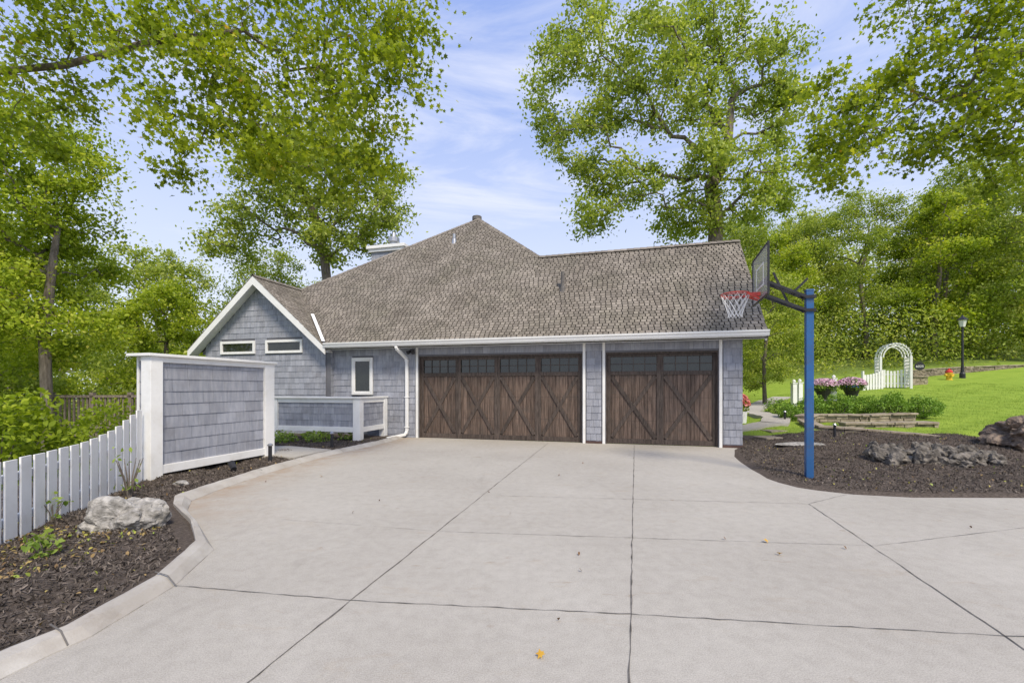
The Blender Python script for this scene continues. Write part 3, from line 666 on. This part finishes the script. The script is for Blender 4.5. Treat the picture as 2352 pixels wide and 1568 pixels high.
# garage doors
def gdoor(x0,x1,groups,lab):
    mb=hb(); mb.box(x0-.02,x0+.03,11.95,12.1,0,DH); mb.box(x1-.03,x1+.02,11.95,12.1,0,DH); mb.box(x0+.03,x1-.03,11.95,12.1,DH-.05,DH+.0)
    door=mb.obj('garage_door','wooddark',house); door['label']=lab
    x0+=.032;x1-=.032; W=(x1-x0)/groups
    mb=hb(); x=x0; mb.box(x0,x1,12.06,12.09,.01,DH-.06,.1)
    while x<x1-.02:
        w=min(.105,x1-x); mb.box(x+.003,x+w-.003,12.03,12.058,.02,1.93,random.random()); x+=w
    mb.obj('plank_panel','wood',door)
    fr=hb()
    for i in range(groups):
        a=x0+i*W; b_=a+W; sw=.085
        fr.box(a+.001,a+sw,12.0,12.034,.012,DH-.055,random.random()); fr.box(b_-sw,b_-.001,12.0,12.034,.012,DH-.055,random.random())
        for z0,z1 in ((.012,.14),(1.84,1.94),(2.32,DH-.055)): fr.box(a+sw+.001,b_-sw-.001,12.002,12.034,z0,z1,random.random())
        L_,R_=a+sw,b_-sw; br=hb()
        br.beam((L_+.03,12.018,.18),(R_-.03,12.018,1.80),.10,.028,side=Vector((R_-L_-.06,0,1.62)).cross(Vector((0,1,0))),t=random.random())
        br.beam((L_+.03,12.0145,1.80),(R_-.03,12.0145,.18),.10,.028,side=Vector((R_-L_-.06,0,-1.62)).cross(Vector((0,1,0))),t=random.random())
        br.obj('cross_brace','wooddark',door,bevel=.004)
        mg=hb(); mg.box(L_,R_,12.04,12.05,1.94,2.32); win=mg.obj('window','glass',door)
        mm=hb(); nn=4
        for k in range(1,nn):
            xx=L_+(R_-L_)*k/nn; mm.box(xx-.008,xx+.008,12.018,12.039,1.94,2.32,.3)
        mm.box(L_,R_,12.02,12.039,2.122,2.138,.3); mm.obj('muntin','wooddark',win)
    for zz in (.62,1.24): fr.box(x0,x1,12.029,12.0305,zz-.004,zz+.004,0)
    fr.obj('door_frame','wooddark',door,bevel=.004)
gdoor(DBL[0],DBL[1],4,'wide brown wooden garage door with four crossed panels')
gdoor(SGL[0],SGL[1],2,'single brown wooden garage door with two crossed panels')
def window(x0,x1,z0,z1,y,sash=None):
    f=hb(); w=.06
    f.box(x0-.02,x0+w,y-.05,y+.05,z0-.02,z1+.02); f.box(x1-w,x1+.02,y-.05,y+.05,z0-.02,z1+.02)
    f.box(x0+w,x1-w,y-.048,y+.05,z0-.02,z0+w); f.box(x0+w,x1-w,y-.048,y+.05,z1-w,z1+.02)
    wn=f.obj('window','white',house,bevel=.004)
    g_=hb(); g_.box(x0+w,x1-w,y-.005,y+.005,z0+w,z1-w); g_.obj('pane','glass',wn)
    if sash:
        s_=hb(); e_=.03; s_.box(x0+w,x0+w+e_,y-.03,y-.006,z0+w,z1-w); s_.box(x1-w-e_,x1-w,y-.03,y-.006,z0+w,z1-w); s_.box(x0+w,x1-w,y-.029,y-.006,z0+w,z0+w+e_); s_.box(x0+w,x1-w,y-.029,y-.006,z1-w-e_,z1-w); s_.obj('sash','white',wn)
window(-8.3,-7.61,1.30,2.41,Yw-.005,True); window(-13.28,-11.9,2.64,3.03,GYw-.005); window(-11.43,-10.04,2.64,3.03,GYw-.005)
mb=hb(); mb.box(-6.28,-6.18,11.84,11.92,2.56,2.64); mb.tube([(-6.23,11.84,2.6),(-6.3,11.7,2.54)],[.04,.06],10); mb.tube([(-6.23,11.84,2.6),(-6.12,11.7,2.54)],[.04,.06],10); mb.obj('flood_light','black',house)

# ------------------------------------------------------------ privacy wall
PO=(-7.4,6.4,0)
pw=htop('privacy_wall','tall freestanding grey shingled screen wall with white posts and cap','screen wall',PO)
mb=MB(PO); mb.box(-7.62,-7.31,5.28,7.5,.12,1.98); mb.obj('core','sidingback',pw)
mb=MB(PO); shakes(mb,[(-7.308,5.36,.24),(-7.308,7.42,.24),(-7.308,7.42,1.93),(-7.308,5.36,1.93)],(0,1,0),.2,.14,.42,.012,gap=.004)
shakes(mb,[(-7.62,5.278,.0),(-7.44,5.278,.0),(-7.44,5.278,1.93),(-7.62,5.278,1.93)],(1,0,0),.2,.1,.3,.012); mb.obj('shingle_panel','siding',pw)
mb=MB(PO); mb.box(-7.45,-7.245,5.17,5.36,-.2,2.0); mb.box(-7.44,-7.245,7.42,7.66,-.1,2.0); mb.box(-7.66,-7.62,5.25,7.5,-.2,2.0)
mb.box(-7.36,-7.258,5.36,7.42,1.91,2.0); mb.box(-7.36,-7.258,5.36,7.42,.11,.25); mb.box(-7.62,-7.45,5.262,5.33,1.93,2.0); mb.obj('post','white',pw,bevel=.005)
mb=MB(PO); mb.box(-7.70,-7.2,5.12,7.7,2.0,2.045); mb.obj('cap','white',pw,bevel=.006)
LO=(-8.5,10.6,0)
lw=htop('low_screen_wall','low shingled screen with white posts around the planting bed','screen wall',LO)
mb=MB(LO); mb.box(-9.85,-7.25,10.52,10.6,.28,1.18); mb.box(-7.2,-7.12,10.62,11.75,.28,1.18); mb.obj('core','sidingback',lw)
mb=MB(LO); shakes(mb,[(-9.8,10.518,.4),(-7.26,10.518,.4),(-7.26,10.518,1.12),(-9.8,10.518,1.12)],(1,0,0),.185,.1,.25,.012)
shakes(mb,[(-7.118,10.6,.4),(-7.118,11.75,.4),(-7.118,11.75,1.12),(-7.118,10.6,1.12)],(0,1,0),.185,.1,.25,.012); mb.obj('shingle_panel','siding',lw)
mb=MB(LO)
mb.box(-10.0,-9.8,10.45,10.6,-.2,1.2); mb.box(-7.28,-7.06,10.44,10.62,-.05,1.2); mb.box(-7.25,-7.06,11.7,11.86,-.05,1.2)
for z0,z1 in ((.27,.41),(1.08,1.2)): mb.box(-9.8,-7.28,10.475,10.58,z0,z1); mb.box(-7.21,-7.08,10.62,11.7,z0,z1)
mb.obj('post','white',lw,bevel=.005)
mb=MB(LO); mb.box(-10.04,-7.03,10.41,10.66,1.2,1.245); mb.box(-7.3,-7.04,10.661,11.88,1.2,1.245); mb.obj('cap','white',lw,bevel=.006)

# ------------------------------------------------------------ picket fence
pa=Vector((*hw(-7.36,5.12),0)); pb=Vector((-4.83,4.12,0)); pc=pb+(pb-pa).normalized()*1.6
fo=top('picket_fence','white painted picket fence sweeping up to the screen wall','fence',(pb.x,pb.y,0))
org=(pb.x,pb.y,0); L=(pc-pa).length; d=(pc-pa).normalized(); nrm=Vector((-d.y,d.x,0)); s=.012
while s<L:
    w=.16; p=pa+d*(s+w/2); t=s
    topz=.8+.36*math.exp(-(t/.75)**1.35)
    mb=MB(org); mb.beam(p+Vector((0,0,-.12)),p+Vector((0,0,topz+random.uniform(-.006,.006))),w,.018,side=d+nrm*random.uniform(-.03,.03)); mb.obj('picket','white',fo,bevel=.003); s+=w+.046
back=nrm*.035 if nrm.x<0 else -nrm*.035
for z in (.2,.62):
    mb=MB(org); mb.beam(pa+back+Vector((0,0,z)),pc+back+Vector((0,0,z)),.035,.08); mb.obj('rail','white',fo)

# ------------------------------------------------------------ rocks
def rock(name,label,loc,r,m,seed,rot=0,sub=4,amp=.35,group=None):
    bm=bmesh.new(); bmesh.ops.create_icosphere(bm,subdivisions=sub,radius=1)
    off=Vector((seed*3.1,seed*1.7,seed))
    for v in bm.verts:
        p=v.co.copy(); n1=noise.noise(p*1.1+off)*amp*1.4; vr=noise.voronoi(p*1.5+off)[0]
        f=1+n1+(vr[1]-vr[0])*amp*.6-abs(noise.noise(p*2.6+off))*amp*.5+noise.noise(p*5+off)*amp*.2+noise.noise(p*13+off)*amp*.08
        v.co=Vector((p.x*r[0],p.y*r[1],p.z*r[2]))*f
    me=bpy.data.meshes.new(name); bm.to_mesh(me); bm.free(); me.materials.append(M[m])
    o=bpy.data.objects.new(name,me); col.objects.link(o); o.location=loc; o.rotation_euler=(0,0,rot); tag(o,label,'rock',group); return o
rock('boulder','pale grey granite boulder resting in the mulch by the fence',(-4.0,4.55,.13),(.3,.22,.24),'granite',3,.2,5,.42)
rock('boulder','brown-grey rugged boulder at the edge of the lawn',(11.7,9.9,.4),(.9,.6,.46),'redrock',5,.3,5,.5)
rock('small_stone','small pale stone in the mulch beside the kerb',(-4.9,6.45,.08),(.1,.07,.05),'granite',8,.1,3,.3)
for i in range(17):
    an=i/17*6.28; x=8.3+.98*math.cos(an)+random.uniform(-.12,.12); y=8.65+.5*math.sin(an)+random.uniform(-.1,.1)
    rock('bed_rock','dark grey craggy rock in a ring of mulch bed rocks',(x,y,float(tz(x,y))+.07),(random.uniform(.12,.24),random.uniform(.12,.18),random.uniform(.11,.19)),'darkrock',20+i,i,4,.6,'dark rocks ringed in the mulch bed')
for i,(x,y) in enumerate([(8.1,8.65),(8.6,8.7),(7.8,8.8),(8.95,8.6)]):
    rock('bed_rock','dark grey craggy rock in a ring of mulch bed rocks',(x,y,float(tz(x,y))+.09),(.22,.18,.18),'darkrock',50+i,i*2,4,.6,'dark rocks ringed in the mulch bed')
rock('stepping_stone','flat grey stepping stone in the mulch near the garage',(7.0,10.5,float(tz(7.0,10.5))+.01),(.7,.26,.04),'granite',61,.1,4,.12)

def stonewall(pts,z0f,z1,th,label,name='retaining_wall',rh=.11):
    c=pts[0]; e=top(name,label,'stone wall',(c[0],c[1],0)); org=(c[0],c[1],0)
    mb=MB(org); cp=MB(org)
    for i in range(len(pts)-1):
        a=Vector((*pts[i],0));b_=Vector((*pts[i+1],0)); L=(b_-a).length; d=(b_-a).normalized(); n=Vector((d.y,-d.x,0))
        za,zb=z1[i],z1[i+1]
        rows=max(2,int(round(z0f/rh)))
        for r in range(rows):
            u=-random.random()*.1
            while u<L:
                w=random.uniform(.16,.42); w2=min(u+w,L); 
                if w2-max(u,0)>.03:
                    t0=max(u,0)/L; zt=za+(zb-za)*t0; h=z0f/rows; j=random.uniform(0,.05)
                    p=a+d*(max(u,0)+.006); q_=a+d*(w2-.006); zz0=zt-z0f+r*h+.005; zz1=zz0+h-.01
                    mb.hexa([p+n*(th/2+j)+Vector((0,0,zz0)),q_+n*(th/2+j*.5)+Vector((0,0,zz0)),q_-n*th/2+Vector((0,0,zz0)),p-n*th/2+Vector((0,0,zz0)),
                             p+n*(th/2+j*.6)+Vector((0,0,zz1)),q_+n*(th/2+j)+Vector((0,0,zz1)),q_-n*th/2+Vector((0,0,zz1)),p-n*th/2+Vector((0,0,zz1))],random.random())
                u+=w
        u=0
        while u<L:
            w=min(random.uniform(.35,.7),L-u); t0=u/L;t1=(u+w)/L; dz=random.uniform(-.012,.012)
            p=a+d*u; q_=a+d*(u+w-.01); z0=za+(zb-za)*t0+dz; z1_=za+(zb-za)*t1+dz; o=th/2+.04+random.uniform(0,.06)
            cp.hexa([p+n*o+Vector((0,0,z0)),q_+n*o+Vector((0,0,z1_)),q_-n*o+Vector((0,0,z1_)),p-n*o+Vector((0,0,z0)),p+n*o+Vector((0,0,z0+.055)),q_+n*o+Vector((0,0,z1_+.055)),q_-n*o+Vector((0,0,z1_+.055)),p-n*o+Vector((0,0,z0+.055))],random.uniform(.6,1)); u+=w
    mb.obj('stonework','stone',e,bevel=.01); cp.obj('coping','stone',e,bevel=.01)
stonewall([(9.1,13.6),(9.6,14.0),(11.2,13.85),(12.9,14.1)],.4,[.58,.6,.6,.64],.34,'stacked tan stone retaining wall below the boxwoods')
stonewall([(9.8,12.95),(11.0,12.7),(12.3,12.75)],.26,[.42,.44,.46],.34,'low tan stone tier between lawn and terrace')
stonewall([(8.6,12.3),(9.6,11.85),(11.0,11.3)],.34,[.38,.33,.22],.34,'low stone wall edging the mulch bed and lawn')
stonewall([(6.6,11.6),(8.7,11.95)],.26,[.13,.17],.34,'low stone edging step by the garage corner')
stonewall([(7.4,12.7),(8.8,12.9)],.26,[.2,.24],.34,'low stone step beside the garden path')
stonewall([(8.7,12.0),(9.05,13.5)],.4,[.26,.48],.28,'short stone wall climbing beside the path')
stonewall([(25.0,27.5),(29,28),(40,29)],.5,[2.55,2.8,3.2],.35,'long low stone wall at the top of the lawn')
stonewall([(22.6,25.0),(23.5,25.0)],.75,[2.1,2.1],.8,'square stone gate pillar beside the arbor')
def ribbon(name,pts,w,m):
    mb=MB(); prev=None; out=[]
    for i in range(len(pts)-1):
        for k in range(8): t=k/8; out.append((pts[i][0]*(1-t)+pts[i+1][0]*t,pts[i][1]*(1-t)+pts[i+1][1]*t))
    out.append(pts[-1])
    for i,p in enumerate(out):
        a=out[max(i-1,0)];b_=out[min(i+1,len(out)-1)]; d=Vector((b_[0]-a[0],b_[1]-a[1])).normalized(); s_=Vector((-d.y,d.x))*w/2
        z=float(tz(p[0],p[1]))+.09
        cur=[(p[0]+s_.x,p[1]+s_.y,z-.2),(p[0]+s_.x,p[1]+s_.y,z),(p[0]-s_.x,p[1]-s_.y,z),(p[0]-s_.x,p[1]-s_.y,z-.2)]
        if prev:
            for k in range(3): mb.poly([prev[k],prev[k+1],cur[k+1],cur[k]])
        prev=cur
    o=mb.obj(name,m); o['kind']='structure'
ribbon('garden_path',[(6.4,13.4),(8.2,13.6),(9.0,14.8),(9.2,17),(11.5,20),(14,22.5)],.8,'concrete')
ribbon('garden_path',[(7.3,16.0),(8.6,16.6)],.9,'concrete')

# ------------------------------------------------------------ basketball hoop
ho=top('basketball_hoop','basketball hoop on square blue pole with grey backboard and net','basketball hoop',(4.92,7.21,-.05),math.radians(-18.6))
def hp(): return MB()
mb=hp(); mb.box(-.055,.055,-.055,.055,-.1,3.14); mb.box(-.06,.06,-.06,.06,3.14,3.17); mb.obj('pole','bluepole',ho,bevel=.008)
mb=hp()
for z in (2.8,3.02): mb.box(-.08,.08,-.08,.08,z,z+.05)
for y in (-.075,.075):
    mb.beam((-.06,y,2.83),(-.66,y,3.12),.03,.04); mb.beam((-.06,y,3.05),(-.66,y,3.36),.03,.04)
mb.beam((-.3,0,2.96),(-.52,0,3.5),.03,.03); mb.beam((-.25,-.0,3.12),(-.02,-.0,3.36),.035,.035)
mb.box(-.69,-.66,-.3,.3,3.1,3.14); mb.box(-.69,-.66,-.3,.3,3.34,3.38)
mb.obj('support_arm','black',ho)
mb=hp(); mb.box(-.722,-.712,-.58,.58,3.05,3.85); mb.obj('backboard','acrylic',ho)
mb=hp()
y0,y1,z0,z1=-.6,.6,3.03,3.87
mb.box(-.732,-.7,y0,y1,z0,z0+.025); mb.box(-.732,-.7,y0,y1,z1-.025,z1); mb.box(-.732,-.7,y0,y0+.025,z0+.025,z1-.025); mb.box(-.732,-.7,y1-.025,y1,z0+.025,z1-.025)
mb.obj('board_frame','black',ho,bevel=.004)
mb=hp(); y0,y1,z0,z1=-.28,.28,3.24,3.62
for a in ((y0,y1,z0,z0+.03),(y0,y1,z1-.03,z1),(y0,y0+.03,z0+.03,z1-.03),(y1-.03,y1,z0+.03,z1-.03)): mb.box(-.727,-.7225,*a)
mb.obj('board_marking','white',ho)
RZ=3.17; cx=-1.10; rr=.228
mb=hp(); ring=[(cx+rr*math.cos(k/32*6.2832),rr*math.sin(k/32*6.2832),RZ) for k in range(32)]
mb.tube(ring,.009,8,closed=True); ring2=[(x_,y_,z_-.03) for x_,y_,z_ in ring]; mb.tube(ring2,.005,6,closed=True)
mb.box(-.88,-.73,-.09,.09,RZ-.06,RZ+.0); mb.beam((-.74,-.07,RZ-.11),(-.95,-.15,RZ-.01),.012,.03); mb.beam((-.74,.07,RZ-.11),(-.95,.15,RZ-.01),.012,.03); mb.obj('rim','rim',ho)
mb=hp(); n=12; lv=[(rr,0),(rr*.86,-.09),(rr*.7,-.18),(rr*.57,-.27),(rr*.48,-.34),(rr*.5,-.39)]
for k in range(n):
    for sgn in (1,-1):
        pts=[]
        for j,(r_,z_) in enumerate(lv):
            an=(k+sgn*.5*j*1.0)/n*2*math.pi; pts.append((cx+r_*math.cos(an),r_*math.sin(an),RZ+z_-.01))
        mb.tube(pts,.0038,4)
mb.obj('net','net',ho)

# ------------------------------------------------------------ arbor, gate, lamp etc
az=float(hgt(21.1,24))
ar=top('garden_arbor','white arched garden arbor with lattice sides and picket gate','arbor',(21.0,24,az),math.radians(-22))
AW,AD=.66,.34
for x in (-AW,AW):
    mb=MB()
    for y in (-AD,AD): mb.box(x-.05,x+.05,y-.05,y+.05,-.2,1.75)
    for k in range(9): mb.box(x-.015,x+.015,-AD+.05,AD-.05,.2+k*.18,.235+k*.18)
    for k in range(4): mb.box(x-.02,x+.02,-.2+k*.13,-.165+k*.13,.1,1.7)
    mb.obj('side_frame','white',ar)
mb=MB()
for y in (-AD,AD):
    for r_ in (AW,AW-.12): mb.tube([(r_*math.cos(t*math.pi/14),y,1.72+r_*1.1*math.sin(t*math.pi/14)) for t in range(15)],.035,6)
for t in range(1,14,1): 
    c_,s_=math.cos(t*math.pi/14),math.sin(t*math.pi/14); mb.beam((AW*1.02*c_,-AD-.1,1.74+AW*1.1*s_),(AW*1.02*c_,AD+.1,1.74+AW*1.1*s_),.04,.05)
mb.obj('arch','white',ar)
mb=MB()
for k in range(8): x=-.53+k*.15; mb.box(x-.045,x+.045,-.02,.02,.06,.95+.12*abs(k-3.5)/3.5)
mb.box(-.6,.6,.021,.05,.25,.32); mb.box(-.6,.6,.021,.05,.75,.82); mb.obj('gate','white',ar)
mb=MB(); mb.beam((AW+.05,-.3,1.45),(1.25,-.3,1.45),.03,.04); mb.obj('sign_bracket','black',ar)
sg=MB(); sg.tube([(1.02,-.32,1.2),(1.02,-.35,1.2)],[.22,.22],24); so=sg.obj('house_number_sign','black',ar); 
cu=bpy.data.curves.new('t','FONT'); cu.body='6025'; cu.size=.17; cu.align_x='CENTER'; cu.extrude=.003
to=bpy.data.objects.new('tmp_text',cu); col.objects.link(to); dg=bpy.context.evaluated_depsgraph_get(); tm_=bpy.data.meshes.new_from_object(to.evaluated_get(dg)); bpy.data.objects.remove(to)
tm_.materials.clear(); tm_.materials.append(M['white']); tx=link('number_lettering',tm_,so,(1.02,-.36,1.14)); tx.rotation_euler=(math.pi/2,0,0)
gf=top('picket_fence','short white picket fence panel stepping down from the arbor','fence',(19.8,23.8,float(hgt(19.8,23.8))))
for k in range(7):
    x=-.5+k*.155; h_=.85+.35*(k/7)**2; mb=MB(); mb.box(x-.055,x+.055,-.015,.015,-.2,h_); mb.obj('picket','white',gf)
for z0,z1 in ((.2,.28),(.65,.73)): mb=MB(); mb.box(-.58,.52,.016,.05,z0,z1); mb.obj('rail','white',gf)
mb=MB(); mb.box(-.66,-.58,-.05,.06,-.2,1.05); mb.obj('post','white',gf)
lx,ly=26.9,26; lz=float(hgt(lx,ly))
lp=top('street_lamp','black lamp post with glass lantern at the top of the lawn','lamp post',(lx,ly,lz))
mb=MB(); mb.lathe([(.14,-.2),(.14,.3),(.09,.4),(.06,.9),(.05,3.0),(.09,3.05),(.05,3.1)],(0,0,0),12); mb.obj('post','black',lp)
mb=MB(); mb.tube([(0,0,3.1),(0,0,3.5)],[.12,.2],6); mb.obj('lantern_glass','lampglass',lp)
mb=MB(); mb.tube([(0,0,3.5),(0,0,3.53),(0,0,3.68),(0,0,3.8)],[.27,.27,.1,.02],6); mb.obj('lantern_roof','black',lp)
hx,hy=25.8,25.7; hz=float(hgt(hx,hy))
hd=top('fire_hydrant','red and yellow fire hydrant near the stone wall','fire hydrant',(hx,hy,hz))
mb=MB(); mb.lathe([(.18,-.1),(.18,.05),(.13,.06),(.13,.42),(.17,.43),(.17,.46)],(0,0,0),14); mb.tube([(-.22,0,.33),(.22,0,.33)],.06,10); mb.tube([(0,-.22,.3),(0,0,.3)],.075,10); mb.obj('barrel','yellow',hd)
mb=MB(); mb.lathe([(.17,.46),(.16,.54),(.1,.63),(.04,.66),(.04,.72)],(0,0,0),14); mb.obj('bonnet','red',hd)
for s_ in (-1,1): mb=MB(); mb.tube([(s_*.2,0,.33),(s_*.25,0,.33)],.07,8); mb.obj('outlet_cap','yellow',hd)
def post(x,y,h,label,w=.09):
    z=float(hgt(x,y)); e=top('fence_post',label,'post',(x,y,z),0,'white posts by the garden'); mb=MB(); mb.box(-w,w,-w,w,-.2,h); mb.box(-w-.02,w+.02,-w-.02,w+.02,h,h+.04); mb.obj('shaft','white',e,bevel=.005)
    mb=MB(); mb.lathe([(.03,h+.04),(.08,h+.1),(.06,h+.16),(.01,h+.2)],(0,0,0),10); mb.obj('finial','white',e)
post(12.3,19,1.0,'white garden post with ball finial beside picket fence'); post(12.75,19.3,1.0,'white garden post with ball finial beside picket fence'); post(15.0,20.3,1.05,'white garden post with finial between flower pots')
for x,y in ((14.3,20),(15.6,20)):
    z=float(hgt(x,y))+.1
    e=bush('flower_pot','dark urn overflowing with pink and white flowers','flower pot',(x,y,z+.68),(.58,.44,.32),1600,.075,'leafC',flowers='pink',group='flower urns on the terrace')
    mb=MB(); mb.lathe([(.2,-.35),(.16,-.3),(.3,.05),(.36,.2)],(0,0,0),16); mb.obj('pot','black',e)
e=bush('flowering_plant','potted plant with coral red flowers at the garage corner','flower',(7.7,14.6,.9),(.22,.22,.34),500,.09,'leafA',flowers='orange')
mb=MB(); mb.lathe([(.12,-.6),(.17,.15)],(0,0,0),14); mb.obj('pot','white',e)
bz=float(hgt(17.2,22)); e=top('storage_bin','small blue plastic bin beside the garden gate','bin',(17.2,22,bz)); mb=MB(); mb.hexa([(-.17,-.15,0),(.17,-.15,0),(.17,.15,0),(-.17,.15,0),(-.22,-.2,.5),(.22,-.2,.5),(.22,.2,.5),(-.22,.2,.5)]); mb.obj('body','bluebin',e,bevel=.02); mb=MB(); mb.box(-.24,.24,-.22,.22,.505,.55); mb.obj('lid','bluebin',e,bevel=.01)
x,y=hw(2.9,13.3); e=top('bird_feeder','small hanging lantern-shaped bird feeder by the garage corner','bird feeder',(x+.1,y+.3,0))
mb=MB(); mb.tube([(0,0,-.1),(0,0,1.65)],.015,8); mb.obj('pole','black',e); mb=MB(); mb.box(-.1,.1,-.1,.1,1.68,1.98); mb.obj('hopper','metal',e); mb=MB(); mb.tube([(0,0,1.98),(0,0,2.1)],[.17,.02],4); mb.obj('canopy','white',e); mb=MB(); mb.box(-.14,.14,-.14,.14,1.65,1.68); mb.obj('tray','white',e)
for x,y,h_ in ((-4.75,8.55,.36),(-4.3,10.4,.4)):
    e=top('path_light','small black path light standing in the mulch bed','garden light',(x,y,.0),0,'path lights in the bed'); mb=MB(); mb.tube([(0,0,-.1),(0,0,h_)],.035,10); mb.obj('stake','black',e); mb=MB(); mb.tube([(0,0,h_),(0,0,h_+.02),(0,0,h_+.05)],[.05,.055,.02],12); mb.obj('hood','metal',e)
e=top('spotlight','small black ground spotlight in the mulch by the screen wall','garden light',(-4.85,7.55,0),0); mb=MB(); mb.tube([(0,0,-.05),(0,0,.12)],.012,6); mb.obj('stake','black',e); mb=MB(); mb.tube([(.06,-.05,.1),(-.05,.05,.19)],[.045,.055],12); mb.obj('head','black',e)
for x,y in ((8.3,11.2),(8.9,14.2)):
    z=float(tz(x,y)); e=top('path_light','slim black path light beside the stone edging','garden light',(x,y,z),0,'path lights in the bed'); mb=MB(); mb.tube([(0,0,-.1),(0,0,.32)],.03,10); mb.obj('stake','black',e); mb=MB(); mb.tube([(0,0,.32),(0,0,.36)],[.05,.02],12); mb.obj('hood','metal',e)
ex,ey=-13.0,14.2; e=top('deck_railing','weathered brown wooden deck railing on the slope','railing',(ex,ey,-.6),math.radians(8))
mb=MB(); mb.box(-1.8,1.5,-.06,.06,1.78,1.86); mb.box(-1.8,1.5,-.04,.04,.75,.85); mb.box(-1.9,1.6,-.1,1.5,.5,.62)
for x in (-1.75,-.6,.5,1.45): mb.box(x-.06,x+.06,-.06,.06,-1.5,1.95)
mb.obj('frame','deckwood',e)
mb=MB(); x=-1.68
while x<1.4: mb.box(x,x+.05,-.02,.02,.85,1.78); x+=.13
mb.obj('baluster','deckwood',e)
me1=leaves_mesh('fallen_leaf',[(0,0,.012)],[.055],[.5],'maple','leaflitter',5); me2=leaves_mesh('fallen_leaf',[(0,0,.01)],[.038],[.5],'oval','leafbrown',5)
for i,(x,y,k) in enumerate([(.16,2.42,0),(2.46,4.22,0),(-.33,6.2,1),(-.02,5.15,1),(.6,3.9,1),(.56,3.55,1),(.3,2.8,1),(-1.9,5.2,1),(3.1,4.05,1),(4.9,4.65,1),(-1.75,5.75,1),(.8,7.4,1),(2.1,4.3,1),(-3.2,7.3,0),(-3.9,6.9,1),(1.4,8.6,1),(-1.2,10.4,1),(2.4,3.9,0)]):
    o=link('fallen_leaf',me1 if k==0 else me2,None,(x,y,.008)); o.rotation_euler=(0,0,i*1.7); tag(o,('yellow' if k==0 else 'dry brown')+' fallen leaf lying on the concrete driveway','leaf','fallen leaves on the driveway')

# ------------------------------------------------------------ light, sky, camera
SE,SA=math.radians(50),math.radians(155)
w=bpy.data.worlds.new('World'); scene.world=w; w.use_nodes=True; nt=w.node_tree; nt.nodes.clear()
out=nt.nodes.new('ShaderNodeOutputWorld'); bg=nt.nodes.new('ShaderNodeBackground'); bg.inputs['Strength'].default_value=.15
sky=nt.nodes.new('ShaderNodeTexSky'); sky.sky_type='NISHITA'; sky.sun_disc=False; sky.sun_elevation=SE; sky.sun_rotation=SA
sky.air_density=1.0; sky.dust_density=1.0; sky.ozone_density=1.5
tc=nt.nodes.new('ShaderNodeTexCoord'); mp=nt.nodes.new('ShaderNodeMapping'); mp.inputs['Scale'].default_value=(1,1,4.5)
nt.links.new(tc.outputs['Generated'],mp.inputs['Vector'])
sx=nt.nodes.new('ShaderNodeSeparateXYZ'); nt.links.new(tc.outputs['Generated'],sx.inputs[0])
c=mix(nt,.7,sky.outputs['Color'],(2.5,3.6,7.4))
hz_=ramp(nt,sx.outputs['Z'],[(0,(1,1,1)),(.3,(.58,.58,.58)),(.62,(.06,.06,.06))])
c=mix(nt,hz_,c,(6.1,6.5,7.4))
f=noise_n(nt,mp.outputs['Vector'],1.7,10,.62,.7)
cf=ramp(nt,f,[(.49,(0,0,0)),(.75,(.75,.75,.75))])
c=mix(nt,cf,c,(6.7,6.8,7.3))
nt.links.new(c,bg.inputs['Color']); nt.links.new(bg.outputs[0],out.inputs[0])
sl=bpy.data.lights.new('sun','SUN'); sl.energy=4.1; sl.angle=math.radians(14); sl.color=(1,.9,.73)
so_=bpy.data.objects.new('sun',sl); col.objects.link(so_)
dv=Vector((math.sin(SA)*math.cos(SE),math.cos(SA)*math.cos(SE),math.sin(SE))); so_.rotation_euler=dv.to_track_quat('Z','Y').to_euler()
cam=bpy.data.cameras.new('camera'); cam.sensor_width=36; cam.lens=15.306; cam.shift_y=.0451; cam.clip_end=600; cam.clip_start=.05
co=bpy.data.objects.new('camera',cam); co.location=(0,0,1.5); co.rotation_euler=(math.pi/2,0,0); col.objects.link(co); scene.camera=co
scene.view_settings.view_transform='Standard'; scene.view_settings.look='None'; scene.view_settings.exposure=0
print('DONE', len(bpy.data.objects))
